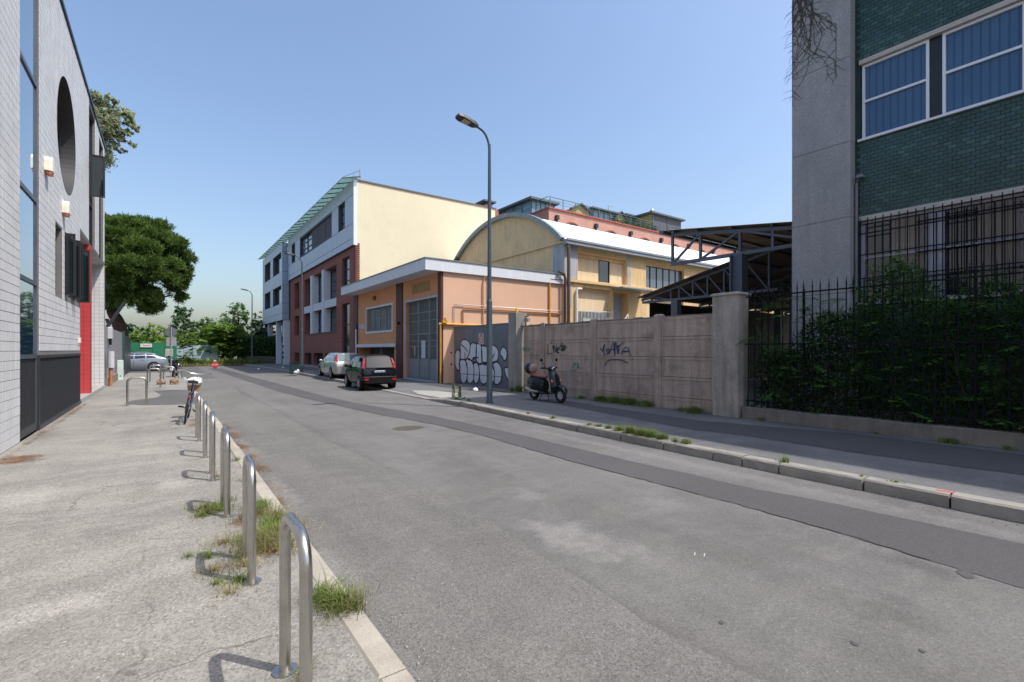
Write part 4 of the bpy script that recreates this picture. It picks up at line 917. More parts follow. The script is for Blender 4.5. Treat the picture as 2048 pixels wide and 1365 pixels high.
for (z0, z1) in rows:
    y = 34.25
    while y < 56.4:
        y2 = min(y + 1.37, 56.58); segs_ = [(y + .012, y2 - .012)]
        if z0 == 10.85:
            for h in HT:
                ns_ = []
                for a, b in segs_:
                    if h[1] <= a or h[0] >= b: ns_.append((a, b))
                    else:
                        if h[0] - a > .05: ns_.append((a, h[0]))
                        if b - h[1] > .05: ns_.append((h[1], b))
                segs_ = ns_
        for a, b in segs_: part('facade_panel', fT.box(MB(), a, b, .002, .02, z0 + .008, z1 - .008), M_panel, rb)
        y = y2
window(rb, fT, 36.25, 37.95, 10.88, 12.84, -.3, glass('pale_glass', (.22, .27, .33), .1), M_frameD, .08, (), (11.5, 12.2))
window(rb, fT, 53.16, 54.83, 10.97, 12.73, -.25, M_glassB, M_frameD, .08)
M_scr = mat('window_screen', (.07, .055, .075), .7)
for a, b, k in ((39.8, 41.9, 1), (42.0, 44.4, 1), (44.5, 46.7, 1), (46.8, 48.7, 0), (48.8, 50.95, 0)):
    if k: part('screen', fT.box(MB(), a, b, -.3, -.1, 11.03, 12.71), M_scr, rb)
    else: window(rb, fT, a, b, 11.04, 12.70, -.25, bpy.data.materials['pale_glass'], M_frameD, .08, (), (11.6, 12.2))
part('side_wall', MB().box(11.1, 23.0, 34.26, 34.3, 0, 13.83), M_yellow, rb)
part('core', MB().box(12.1, 22.98, 34.31, 56.6, 0, 13.8), M_inside, rb)
part('core_front', MB().box(11.3, 12.1, 34.31, 56.58, 9.3, 13.8), M_inside, rb)
part('roof_coping', MB().box(11.02, 23.1, 34.2, 34.5, 13.835, 13.95), mat('brown_coping', (.14, .1, .08), .7), rb)
part('roof_pole', MB().cyl((11.4, 34.4, 13.9), (11.4, 34.4, 14.75), .05).cyl((10.95, 34.4, 13.9), (10.95, 34.4, 14.35), .03), M_zinc, rb)
part('roof_stack', MB().box(23.1, 23.6, 34.6, 35.6, 12.5, 13.9), mat('stack_brick', (.35, .13, .09), .8), rb)
# glass canopy along the roof edge
cg = thing('glass_canopy', 'long greenish glass canopy of separate panes along the office roof edge', 'canopy', (10.5, 50, 13.7))
M_cang = mat('green_frosted_glass', (.42, .58, .56), .25, var=.08, scale=1, fine=0)
cgt = M_cang.node_tree; pb = cgt.nodes['Principled BSDF']; tr = cgt.nodes.new('ShaderNodeBsdfTranslucent'); tr.inputs[0].default_value = (.50, .66, .64, 1)
mx = cgt.nodes.new('ShaderNodeMixShader'); mx.inputs[0].default_value = .55; cgt.links.new(pb.outputs[0], mx.inputs[1]); cgt.links.new(tr.outputs[0], mx.inputs[2]); cgt.links.new(mx.outputs[0], cgt.nodes['Material Output'].inputs[0])
y = 33.9
while y < 70.4:
    y2 = y + 1.4; zo, zi = 13.74, 14.12
    m_ = MB(); a, b = y + .03, y2 - .03
    m_.loft([[(9.97, a, zo), (11.25, a, zi), (11.25, a, zi + .02), (9.97, a, zo + .02)], [(9.97, b, zo), (11.25, b, zi), (11.25, b, zi + .02), (9.97, b, zo + .02)]]); part('glass_pane', m_, M_cang, cg)
    part('rib', MB().bar((9.97, y, zo - .05), (11.25, y, zi - .05), .04, .07), M_frameD, cg); y = y2
part('edge_beam', MB().box(10.93, 10.99, 33.9, 71, 13.93, 13.99).box(9.96, 9.99, 33.9, 71, 13.69, 13.73), M_fasc, cg)
part('strut', MB().bar((9.97, 33.95, 13.75), (11.35, 34.3, 14.65), .03), M_frameD, cg)
# ================================================================== WHITE BUILDING ON COLUMNS
wb = thing('white_panel_building', 'pale panelled building raised on white columns beyond the brick office', 'building', (16, 63, .12))
XB = 10.32; fB = Fr('X-', XB); fB2 = Fr('Y-', 56.7)
HB = [(57.3, 62.3, 6.85, 8.8, .38), (64, 68, 6.85, 8.8, .38), (57.3, 62.3, 10.32, 12.45, .38), (64, 68, 10.32, 12.45, .38)]
mb = wallmesh(fB, 56.72, 69.6, 5.0, 13.4, HB); mb.quad((XB, 56.72, 5), (XR, 56.72, 5), (XR, 56.72, 13.4), (XB, 56.72, 13.4)); mb.quad((XB, 56.72, 5), (XB, 69.6, 5), (20, 69.6, 5), (20, 56.72, 5)); mb.quad((XB, 56.72, 13.4), (XB, 69.6, 13.4), (20, 69.6, 13.4), (20, 56.72, 13.4)); mb.quad((XB, 69.6, 5), (20, 69.6, 5), (20, 69.6, 13.4), (XB, 69.6, 13.4))
part('wall', mb, M_joint, wb)
M_panelS = mat('slate_blue_panel', (.30, .38, .48), .5, var=.04, fine=.03)
for (z0, z1) in ((5.02, 5.75), (5.77, 6.83), (6.85, 8.82), (8.84, 10.3), (10.32, 12.47), (12.49, 13.38)):
    y = 56.75
    while y < 69.4:
        y2 = min(y + 1.61, 69.58); sg = [(y + .012, y2 - .012)]
        for h in HB:
            if h[2] < (z0 + z1) / 2 < h[3]:
                ns_ = []
                for a, b in sg:
                    if h[1] <= a or h[0] >= b: ns_.append((a, b))
                    else:
                        if h[0] - a > .05: ns_.append((a, h[0]))
                        if b - h[1] > .05: ns_.append((h[1], b))
                sg = ns_
        for a, b in sg: part('facade_panel', fB.box(MB(), a, b, .002, .02, z0 + .008, z1 - .008), M_panel, wb)
        y = y2
    part('facade_panel', MB().box(XB, XR - .1, 56.69, 56.715, z0 + .01, z1 - .01), M_panelS, wb)
for h in HB: window(wb, fB, h[0], h[1], h[2], h[3], -.33, M_glassB, M_frameD, .08, tuple(h[0] + (h[1] - h[0]) * t for t in (.33, .66)))
part('interior', MB().box(11.0, 19.9, 57, 69.5, 5.05, 13.3), M_inside, wb)
for y in (57.2, 61.3, 66.8, 69.3): part('column', MB().box(10.5, 11.0, y - .3, y + .3, .05, 4.995), M_wht, wb)
part('ground_wall', MB().box(12.6, 12.9, 56.7, 69.6, .05, 4.99), M_wht, wb); part('side_pier', MB().box(10.5, 12.6, 56.75, 56.9, .05, 4.99), M_wht, wb)
part('low_wall', MB().box(11.2, 11.3, 61.7, 66.4, .05, 2.6), M_wht, wb)
part('letterbox', MB().box(10.42, 10.49, 57.0, 57.4, 1.3, 1.6).box(10.42, 10.49, 57.0, 57.4, .8, 1.1).box(10.42, 10.49, 57.0, 57.4, 2.0, 2.3), M_frameD, wb)
# ================================================================== BARREL ROOFED HALL
M_hallY = mat('hall_yellow', (.78, .55, .28), .9, var=.05, scale=.8, fine=.08, streak=.16, dirt=(.42, .36, .27), dirt_amt=.45)
M_hallP = mat('hall_pale_yellow', (.82, .64, .41), .9, var=.04, scale=.8, fine=.06, streak=.1)
M_hallG = mat('hall_grey_patch', (.46, .48, .50), .9, var=.08, scale=1.2, fine=.1, streak=.22, dirt=(.34, .33, .3), dirt_amt=.6)
M_hallE = mat('hall_end_ochre', (.72, .52, .31), .9, var=.06, scale=.7, fine=.08, streak=.12, dirt=(.32, .27, .2), dirt_amt=.5)
M_wroof = mat('white_roof', (.70, .70, .69), .7, var=.02, fine=.03)
M_gut = mat('grey_gutter', (.30, .33, .37), .5, var=.08, fine=.1)
ha = thing('barrel_roof_hall', 'yellow industrial hall with a white barrel roof and ochre arched end', 'building', (38, 27.6, .12))
XH, XE, Y0h, Y1h = 18.9, 66, 20.92, 34.24; CYh = 27.58; Rh = 9.54; ZC = 1.33; ZS = 8.12
def arc(n, k=0): 
    a0 = math.asin((Y0h - CYh) / Rh); a1 = -a0
    return [(CYh + (Rh + k) * math.sin(a0 + (a1 - a0) * i / n), ZC + (Rh + k) * math.cos(a0 + (a1 - a0) * i / n)) for i in range(n + 1)]
A = arc(36, .05); m_ = MB(); m_.loft([[(x, y, z) for y, z in A] for x in (XH - .12, XE)], closed=False); part('barrel_roof', m_, M_wroof, ha, True)
A2 = arc(36); part('arched_end', MB().poly([(XH, Y0h, 0), (XH, Y0h, ZS)] + [(XH, y, z) for y, z in A2] + [(XH, Y1h, ZS), (XH, Y1h, 0)]), M_hallE, ha)
T0 = arc(30, .17); T1 = arc(30, -.10)
for i in range(30):
    g = .004; m_ = MB(); L = lambda P, Q, t: (P[0] + (Q[0] - P[0]) * t, P[1] + (Q[1] - P[1]) * t)
    a, b = L(T0[i], T0[i + 1], .03), L(T0[i], T0[i + 1], .97); c, d = L(T1[i], T1[i + 1], .03), L(T1[i], T1[i + 1], .97)
    m_.loft([[(x, *a), (x, *b), (x, *d), (x, *c)] for x in (XH - .3, XH - .02)]); part('verge_flashing', m_, mat('green_grey_flashing', (.26, .31, .32), .6, fine=.15, var=.15, scale=3), ha)
part('end_ledge', MB().box(XH - .14, XH - .003, Y0h, 31.8, 8.02, 8.13), M_hallE, ha)
part('corner_render', MB().box(XH - .006, XH - .002, 20.95, 21.9, 5.9, 8.0), mat('corner_blue_grey', (.38, .42, .48), .9, var=.1, fine=.1, streak=.25), ha)
fH = Fr('Y-', 20.92); Hh = []; 
xs0 = [20.0, 26.3, 32.3, 38.4, 44.5, 50.6, 56.7]
for i, x in enumerate(xs0): Hh.append((x, x + (4.4 if i == 0 else 4.3), 5.98, 7.62, .3)); Hh.append((x + .05, x + (2.9 if i == 0 else 4.2), .3, 5.55, .3))
Hh.append((23.1, 24.55, 2.9, 5.5, .45))
part('side_wall', wallmesh(fH, XH, XE, 0, 7.95, Hh), M_hallY, ha)
for i, x in enumerate(xs0):
    if i == 0:
        part('infill', MB().box(x, 22.05, 21.2, 21.24, 5.98, 7.62).box(23.02, x + 4.4, 21.2, 21.24, 5.98, 7.62), M_hallP, ha)
        for k in range(1, 4):
            xx = x + .52 * k; part('infill_joint', MB().box(xx, xx + .015, 21.192, 21.199, 5.98, 7.45), M_hallY, ha)
        window(ha, fH, 22.05, 23.02, 5.98, 7.45, -.3, M_glassD, M_frameD, .05); part('infill_beam', MB().box(x, x + 4.4, 21.1, 21.3, 7.4, 7.62), M_hallY, ha)
        part('infill_joint', MB().box(23.75, 23.765, 21.192, 21.199, 5.98, 7.4), M_hallY, ha)
    else:
        window(ha, fH, x, x + 4.3, 5.98, 7.5, -.25, glass('hall_glass', (.10, .13, .18), .08) if 'hall_glass' not in bpy.data.materials else bpy.data.materials['hall_glass'], M_frameD, .04, tuple(x + 4.3 * t / 6 for t in range(1, 6)))
        part('infill_beam', MB().box(x, x + 4.3, 21.0, 21.25, 7.5, 7.62), M_hallY, ha)
    part('infill', MB().box(x + .05, x + (2.9 if i == 0 else 4.2), 21.2, 21.24, .3, 5.55), M_hallP, ha)
part('grey_render', MB().box(XH + .02, 19.95, 20.905, 20.917, 5.98, 7.9), M_hallG, ha); part('grey_render', MB().box(24.45, 24.75, 20.905, 20.917, 5.98, 7.9), M_hallG, ha)
part('grey_render', MB().box(19.25, 19.5, 20.905, 20.917, 4.3, 5.8), M_hallG, ha)
part('string_course', MB().box(XH, XE, 20.78, 20.917, 5.78, 5.92), M_hallY, ha)
part('gutter', MB().box(XH - .1, XE, 20.55, 20.91, 7.93, 8.2), M_gut, ha); part('gutter_lip', MB().box(XH - .1, XE, 20.5, 20.55, 8.12, 8.24), M_gut, ha)
part('door', MB().box(23.42, 24.3, 21.3, 21.35, 2.9, 5.3), mat('lilac_grey_door', (.30, .31, .36), .6), ha); part('door_back', MB().box(23.1, 24.55, 21.351, 21.37, 2.9, 5.5), M_hallY, ha)
part('door_canopy', MB().box(22.95, 25.8, 20.0, 20.91, 5.62, 5.70), M_gut, ha)
part('landing', MB().box(22.9, 25.2, 19.8, 20.9, .1, 2.9), M_rcon, ha)
part('white_pipe', MB().tube([(19.8, 20.8, .1), (19.8, 20.8, 5.3), (19.85, 20.8, 5.4), (20.2, 20.8, 5.42)], .07, 8), M_white, ha, True)
part('back_wall', MB().box(XH, XE, 34.2, 34.24, 0, 8.1).box(XE, XE + .1, Y0h, Y1h, 0, 10.8), M_hallE, ha)
# barred low window and steel stair rails
bw = thing('white_window_bars', 'white window bars over a low window in the yellow hall behind the wall', 'window bars', (21.4, 20.8, 3))
part('pane', MB().box(20.15, 22.85, 21.12, 21.14, 2.6, 4.1), M_glassD, bw); part('board', MB().box(20.6, 22.0, 21.06, 21.1, 3.2, 3.72), mat('board_grey', (.5, .5, .46), .8), bw)
x = 20.12
while x < 22.95: part('bar', MB().box(x - .012, x + .012, 20.86, 20.88, 2.6, 4.15), M_white, bw); x += .12
part('rail', MB().box(20.1, 22.95, 20.85, 20.884, 3.45, 3.48).box(20.1, 22.95, 20.85, 20.884, 4.13, 4.17), M_white, bw)
sr = thing('stair_railing', 'white steel stair railing at the raised door of the yellow hall', 'railing', (24.5, 19.9, 2.9))
for a, b in (((22.5, 19.9, 3.0), (23.3, 19.9, 4.0)), ((23.3, 19.9, 4.0), (23.3, 19.9, 2.9)), ((24.2, 19.9, 3.0), (24.9, 19.9, 3.9)), ((24.9, 19.9, 3.9), (24.9, 19.9, 2.9)), ((25.3, 19.6, 4.0), (27.2, 19.6, 4.0)), ((25.3, 19.6, 4.0), (25.3, 19.6, 2.9)), ((27.2, 19.6, 4.0), (27.2, 19.6, 2.9))):
    part('rail', MB().bar(a, b, .05), M_white, sr)
mb = MB(); mb.quad((11.5, 6.1, .08), (66, 6.1, .08), (66, 20.9, .08), (11.5, 20.9, .08)); o = struct('yard', mb, M_pavR)
mb = MB(); mb.quad((11.0, 16, .031), (18.9, 16, .031), (18.9, 20.9, .031), (11.0, 20.9, .031)); 
# ================================================================== STEEL SHEDS BEHIND THE WALL
M_steel = mat('grey_painted_steel', (.12, .135, .16), .55, var=.1, fine=.1)
M_sheet = mat('weathered_roof_sheet', (.30, .24, .18), .8, var=.2, scale=1, fine=.2, streak=.2)
def corr(x0, z0, x1, z1, y0, y1, pitch=.22, amp=.03):
    n = int((y1 - y0) / pitch) * 2; m_ = MB(); secs = []
    for i in range(n + 1):
        y = y0 + (y1 - y0) * i / n; d = amp if i % 2 else 0; secs.append([(x0, y, z0 + d), (x1, y, z1 + d), (x1, y, z1 + d + .012), (x0, y, z0 + d + .012)])
    m_.loft(secs); return m_
def corrY(xa, xb, y0, z0, y1, z1, pitch=.22, amp=.03):   # sheets pitched along Y, ribs running down the slope
    n = int((xb - xa) / pitch) * 2; m_ = MB(); secs = []
    for i in range(n + 1):
        x = xa + (xb - xa) * i / n; d = amp if i % 2 else 0; secs.append([(x, y0, z0 + d), (x, y1, z1 + d), (x, y1, z1 + d + .012), (x, y0, z0 + d + .012)])
    return m_.loft(secs)
sh = thing('steel_shed', 'open steel shed with lattice trusses and a pitched sheet roof beside the concrete building', 'shed', (18, 9, .12))
zt = lambda y: 5.60 + (y - 7) * .145
ZB = 5.10
for k, X_ in enumerate((16.0, 20.5, 25.0, 29.5)):
    part('top_chord', MB().bar((X_, 3.2, zt(3.2)), (X_, 11.5, zt(11.5)), .10, .12), M_steel, sh); part('bottom_chord', MB().bar((X_, 3.2, ZB - .1), (X_, 11.5, ZB), .10, .12), M_steel, sh)
    yl = [11.45, 10.25, 8.75, 7.65, 6.4, 5.2, 4.0]
    for y in yl: part('strut', MB().bar((X_, y, ZB), (X_, y, zt(y)), .085), M_steel, sh)
    for a_, b_ in ((0, 1), (1, 2), (4, 2), (5, 4)): part('brace', MB().bar((X_, yl[a_], ZB), (X_, yl[b_], zt(yl[b_])), .07), M_steel, sh)
    part('column', MB().box(X_ - .2, X_ + .2, 8.58, 8.62, .08, ZB - .06).box(X_ - .03, X_ + .03, 8.62, 8.98, .08, ZB - .06).box(X_ - .2, X_ + .2, 8.98, 9.02, .08, ZB - .06), M_steel, sh)
for y in (3.4, 4.8, 6.2, 7.6, 9.0, 10.3, 11.3): part('purlin', MB().box(15.8, 31, y - .03, y + .03, zt(y) + .062, zt(y) + .13), M_steel, sh)
part('roof_sheet', corrY(15.75, 31.2, 3.0, zt(3.0) + .135, 11.7, zt(11.7) + .135), M_sheet, sh)
part('gutter', MB().box(15.7, 31.2, 11.7, 11.85, zt(11.7) + .02, zt(11.7) + .14), M_steel, sh)
s2 = thing('steel_shed', 'lower steel shed with a gently pitched roof and added dark infill before the yellow hall', 'shed', (20, 12, .12))
z2 = lambda y: 4.02 + (14.1 - y) * .222
for k, X_ in enumerate((17.5, 22.0, 26.5, 31.0)):
    part('top_chord', MB().bar((X_, 14.15, z2(14.15)), (X_, 8.2, z2(8.2)), .08, .1), M_steel, s2); part('bottom_chord', MB().bar((X_, 14.1, 3.9), (X_, 8.2, 3.9), .08, .1), M_steel, s2)
    yl = [13.6, 12.6, 12.2, 11.55, 10.9, 10.2, 9.4, 8.5]
    for i, y in enumerate(yl):
        part('strut', MB().bar((X_, y, 3.9), (X_, y, z2(y)), .06), M_steel, s2)
        if i < 7 and i != 1: part('brace', MB().bar((X_, y, z2(y)), (X_, yl[i + 1], 3.9), .05), M_steel, s2)
    part('column', MB().box(X_ - .15, X_ + .15, 12.2, 12.5, .08, 3.85), M_steel, s2)
for y in (13.9, 12.8, 11.7, 10.6, 9.5, 8.5): part('purlin', MB().box(17.3, 33, y - .03, y + .03, z2(y) + .052, z2(y) + .11), M_steel, s2)
part('roof_sheet', corrY(17.2, 33.2, 14.25, z2(14.25) + .115, 8.0, z2(8.0) + .115), M_sheet, s2)
part('roof_light', MB().loft([[(x, 11.9, z2(11.9) + .17), (x, 10.9, z2(10.9) + .17), (x, 10.9, z2(10.9) + .18), (x, 11.9, z2(11.9) + .18)] for x in (19, 30)]), mat('clear_sheet', (.5, .45, .3), .5), s2)
x = 18.25
while x < 33: part('dark_fill', MB().box(x, x + .98, 14.28, 14.32, .1, 3.98), mat('dark_brown_fill', (.06, .035, .022), .85, var=.2, streak=.3), s2); x += 1.0  # dark panels added to stand in for the dark interior under this roof
# ================================================================== PINK BRICK BUILDING WITH ROOF TERRACE
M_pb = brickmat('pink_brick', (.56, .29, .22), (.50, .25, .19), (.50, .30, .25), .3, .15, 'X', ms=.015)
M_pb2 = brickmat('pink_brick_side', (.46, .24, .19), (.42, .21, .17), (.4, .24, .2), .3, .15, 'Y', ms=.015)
pb_ = thing('pink_brick_building', 'tall pink brick building with arched windows and a roof terrace behind the white barrel roof', 'building', (55, 46, .12))
YB = 40.0; fK = Fr('Y-', YB); ZK = 17.2
Hk = []; m_ = MB()
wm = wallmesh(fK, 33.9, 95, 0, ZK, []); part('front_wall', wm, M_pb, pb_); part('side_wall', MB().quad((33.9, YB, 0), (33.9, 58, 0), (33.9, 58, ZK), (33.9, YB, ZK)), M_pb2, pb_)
part('roof', MB().quad((33.9, YB, ZK - .05), (95, YB, ZK - .05), (95, 58, ZK - .05), (33.9, 58, ZK - .05)).quad((95, YB, 0), (95, 58, 0), (95, 58, ZK), (95, YB, ZK)).quad((33.9, 58, 0), (95, 58, 0), (95, 58, ZK), (33.9, 58, ZK)), M_rcon, pb_)
part('coping', MB().box(33.8, 95, 39.85, 40.2, ZK, ZK + .14).box(33.8, 34.15, 40.2, 58, ZK, ZK + .14), mat('red_coping', (.4, .1, .07), .8), pb_)
for i in range(9):
    cx = 37.35 + 6.35 * i; cz = 14.5; aw = []
    P = [(cx - 1.5, YB - .02, 9), (cx + 1.5, YB - .02, 9)] + [(cx + 1.5 * math.cos(t), YB - .02, cz + 1.5 * math.sin(t)) for t in [math.pi * k / 16 for k in range(17)]]
    f = part('arched_window', MB().poly(P), M_glassD, pb_)
    part('brick_arch', MB().tube([(cx + 1.62 * math.cos(t), YB - .03, cz + 1.62 * math.sin(t)) for t in [math.pi * k / 16 for k in range(17)]], .13, 6), mat('arch_brick', (.3, .11, .08), .8), f)
    hx = 34.95 + 6.1 * i; part('rain_hopper', MB().box(hx - .2, hx + .2, YB - .35, YB - .01, 16.1, 16.55).cyl((hx, YB - .15, 10), (hx, YB - .15, 16.1), .1), M_frameD, pb_)
def onY(u, v, Y):
    r = (u - 1024) / FPX; dx = FX + r * FY; dy = FY - r * FX; s_ = Y / dy; return (dx * s_, CAM_H + (HY - v) / FPX * s_)
M_och = mat('ochre_render', (.42, .36, .16), .9, var=.05, fine=.05); M_trim = mat('terrace_trim', (.10, .13, .14), .6)
M_pvg = mat('pavilion_glass', (.16, .30, .36), .08, fine=0, var=.1)
yk = 44.0
X = lambda u: onY(u, 700, yk)[0]
Z = lambda u, v: onY(u, v, yk)[1]
# glazed pavilion
x0, x1 = X(1063), X(1108); zb, ztp = ZK, Z(1063, 400)
part('pavilion', MB().box(x0, x1, yk, yk + 9, zb, ztp), M_pvg, pb_)
part('pavilion_roof', MB().box(x0 - .5, x1 + .5, yk - .5, yk + 9.5, ztp, ztp + .25), M_trim, pb_)
m_ = MB()
for k in range(6): x = x0 + (x1 - x0) * k / 5; m_.box(x - .05, x + .05, yk - .06, yk - .01, zb, ztp)
for k in range(6): y = yk + 1.8 * k; m_.box(x0 - .06, x0 - .01, y - .05, y + .05, zb, ztp)
part('pavilion_frame', m_, M_trim, pb_)
cxa = X(1020); part('brick_chimney', MB().box(cxa + .6, cxa + 1.6, 50, 51.4, ZK - 2, ZK + 2.6), M_pb, pb_); part('chimney_hood', MB().box(cxa + .2, cxa + 2.0, 49.7, 51.8, ZK + 2.9, ZK + 3.1).box(cxa + .7, cxa + .8, 50.1, 50.2, ZK + 2.6, ZK + 2.9).box(cxa + 1.4, cxa + 1.5, 50.1, 50.2, ZK + 2.6, ZK + 2.9), M_trim, pb_)
def gable(ua, ub, vt, ve, Yg=44):
    a, b = onY(ua, 700, Yg)[0], onY(ub, 700, Yg)[0]; c = (a + b) / 2; zt_ = onY((ua + ub) / 2, vt, Yg)[1]; ze = onY(ua, ve, Yg)[1]
    part('dormer', MB().loft([[(a, y, ZK), (b, y, ZK), (b, y, ze), (c, y, zt_), (a, y, ze)] for y in (Yg, Yg + 7)]), M_och, pb_)
    m_ = MB(); m_.bar((a - .25, Yg - .1, ze - .05), (c, Yg - .1, zt_ + .12), .5, .1); m_.bar((c, Yg - .1, zt_ + .12), (b + .25, Yg - .1, ze - .05), .5, .1); part('dormer_eave', m_, M_trim, pb_)
    part('dormer_side', MB().box(b + .003, b + .05, Yg, Yg + 6.9, ZK, ze - .02), M_wht, pb_)
gable(1143, 1177, 410, 417); gable(1231, 1250, 426, 434)
for ua, ub, vt in ((1186, 1229, 419), (1252, 1272, 432)):
    a, b = X(ua), X(ub); zt_ = Z(ua, vt); part('pavilion', MB().box(a, b, yk, yk + 6, ZK, zt_), M_pvg, pb_); part('pavilion_roof', MB().box(a - .5, b + .3, yk - .5, yk + 6, zt_, zt_ + .2), M_trim, pb_)
    m_ = MB()
    for k in range(5): x = a + (b - a) * k / 4; m_.box(x - .05, x + .05, yk - .06, yk - .01, ZK, zt_)
    part('pavilion_frame', m_, M_trim, pb_)
a, b = onY(1305, 700, 41)[0], onY(1362, 700, 41)[0]; zt_ = onY(1305, 428, 41)[1]
part('stair_tower', MB().box(a, b, 41, 50, ZK - .5, zt_), mat('grey_mesh_cladding', (.12, .125, .15), .7, var=.2, scale=4, fine=.4, fs=6), pb_)
part('tower_side', MB().box(a - .05, a - .003, 41, 50, ZK - .5, zt_ - .02), M_och, pb_); part('tower_roof', MB().box(a - .6, b + .5, 40.6, 50.5, zt_, zt_ + .22), M_trim, pb_); part('tower_post', MB().box(a - .08, a + .08, 40.9, 41.0, ZK, zt_).box((a + b) / 2 - .05, (a + b) / 2 + .05, 40.93, 41, ZK, zt_), M_trim, pb_)
part('roof_vent', MB().cyl((a + 1.2, 42, zt_ + .2), (a + 1.2, 42, zt_ + 1.0), .18).cyl((a + 1.2, 42, zt_ + .8), (a + 1.2, 42, zt_ + 1.15), .35, .1), M_zinc, pb_)
x = 34.2
while x < 62:
    part('rail_post', MB().box(x - .035, x + .035, 40.1, 40.16, ZK + .14, ZK + 1.3), M_trim, pb_); x += 1.9
part('terrace_rail', MB().box(34, 62, 40.1, 40.15, ZK + 1.3, ZK + 1.36).box(34, 62, 40.115, 40.135, ZK + .7, ZK + .73).box(34, 62, 40.115, 40.135, ZK + 1.0, ZK + 1.03), M_trim, pb_)
part('terrace_rail', MB().box(33.95, 34.0, 40.2, 56, ZK + 1.3, ZK + 1.36).box(33.96, 33.98, 40.2, 56, ZK + .8, ZK + .83), M_trim, pb_)
ax_, az = onY(1217, 426, 44); part('aerial', MB().bar((ax_, 44, ZK), (ax_, 44, az + 1.0), .06).bar((ax_ - .1, 44, az + .9), (ax_ + 1.1, 44, az + .9), .05), M_zinc, pb_)
tpots = []
for k in range(10):
    x = X(1190) + k * .9; 
    N = 70; P = nrs.normal(size=(N, 3)) * np.array([.22, .2, .3]) + np.array([x, 40.9, ZK + .7]); tpots.append(P)
P = np.concatenate(tpots); cloud('terrace_plants', P, nrs.normal(size=P.shape), .12, .6, leafmat('terrace_leaf', (.03, .07, .04), (.08, .14, .06)), pb_, 'stuff').location = -W0[pb_.name]
# ================================================================== STREET LAMPS
M_pole = mat('lamp_pole_paint', (.075, .105, .125), .45, var=.08, fine=.06, metal=.2)
M_lens = mat('lamp_lens', (.55, .42, .3), .4)
def lamp(x, y, lab):
    t = thing('street_lamp', lab, 'street lamp', (x, y, PR), 'street lamps along the right pavement', True)
    part('pole', MB().cyl((0, 0, -.05), (0, 0, .05), .12, n=14).cyl((0, 0, .04), (0, 0, 3.1), .092, .085, 14).cyl((0, 0, 3.1), (0, 0, 3.16), .085, .066, 14).cyl((0, 0, 3.16), (0, 0, 7.9), .066, .045, 14), M_pole, t, True)
    part('arm', MB().tube(catmull([(0, 0, 6.2), (0, 0, 7.5), (-.04, 0, 7.95), (-.2, 0, 8.22), (-.46, 0, 8.33)], 5), .036, 10), M_pole, t, True)
    L = [[(-.42, -.05, 8.31), (-.42, .05, 8.31), (-.42, .05, 8.37), (-.42, -.05, 8.37)], [(-.55, -.13, 8.31), (-.55, .13, 8.31), (-.55, .11, 8.42), (-.55, -.11, 8.42)], [(-1.0, -.17, 8.40), (-1.0, .17, 8.40), (-1.0, .14, 8.5), (-1.0, -.14, 8.5)], [(-1.12, -.13, 8.43), (-1.12, .13, 8.43), (-1.12, .11, 8.5), (-1.12, -.11, 8.5)]]
    h = part('lamp_head', MB().loft(L), M_dark, t)
    part('lens', MB().quad((-.72, -.11, 8.333), (-.72, .11, 8.333), (-.95, .12, 8.378), (-.95, -.12, 8.378)).quad((-.72, -.11, 8.336), (-.72, .11, 8.336), (-.95, .12, 8.381), (-.95, -.12, 8.381)), M_lens, h); return t
l1 = lamp(8.03, 12.27, 'tall dark steel street lamp in front of the graffitied gate')
l2 = copy_tree(l1); l2.location = (7.96, 36.7, PR); l2['label'] = 'tall dark street lamp before the red brick office, next to the litter bin'
l3 = copy_tree(l1); l3.location = (8.02, 61.5, PR); l3['label'] = 'farthest dark street lamp at the end of the street by the trees'
# ================================================================== BIKE RACKS
g = G('brushed_steel'); v = g.scaled((60, 60, 1.5)); nz = g.noise(3, 4, .6, v)
g.l(g.ramp(nz, [(.3, .22), (.7, .36)]), g.b.inputs['Roughness'])
M_ss = g.out(g.mix(g.ramp(g.noise(6, 5, .7), [(.45, 0.), (.7, .45)]), (.50, .485, .46), (.30, .27, .23)), .3, 1.0); g.l(g.ramp(nz, [(.3, .24), (.7, .38)]), g.b.inputs['Roughness'])
def rack(x, y, lab, W=.45, H=.82, rz=math.pi / 2, r=.0275):
    t = thing('bike_rack', lab, 'bike rack', (x, y, .12), 'steel bike rack hoops on the left pavement', True, rz)
    P = [(0, 0, 0), (0, 0, H - .15)]; 
    for k in range(1, 9): a = math.pi / 2 * k / 8; P.append((.14 * (1 - math.cos(a)), 0, H - .14 + .14 * math.sin(a)))
    Q = [(W - p[0], 0, p[2]) for p in reversed(P)]
    part('hoop', MB().tube(P + Q, r, 16), M_ss, t, True)
    for q in (0, W): part('flange', MB().cyl((q, 0, .0), (q, 0, .008), .062, n=20).cyl((q, 0, .008), (q, 0, .014), .036, n=16), M_ss, t, True)
    return t
base = rack(.50, 2.23, 'steel bike rack hoop nearest to the camera at the bottom of the picture')
labs = ['second nearest steel bike rack hoop along the kerb, standing in dry grass', 'third nearest steel bike rack hoop along the left kerb', 'fourth nearest steel bike rack hoop along the left kerb', 'fifth nearest steel bike rack hoop along the left kerb', 'steel bike rack hoop along the kerb nearest to the parked bicycle']
for (yy_, lb, dx) in zip((3.84, 5.5, 7.12, 8.72, 10.35), labs, (0, 0, -.01, 0, 0)):
    c = copy_tree(base); c.location = (.50 + dx, yy_, .12); c['label'] = lb; c.rotation_euler.z = math.pi / 2 + rnd.uniform(-.05, .03)
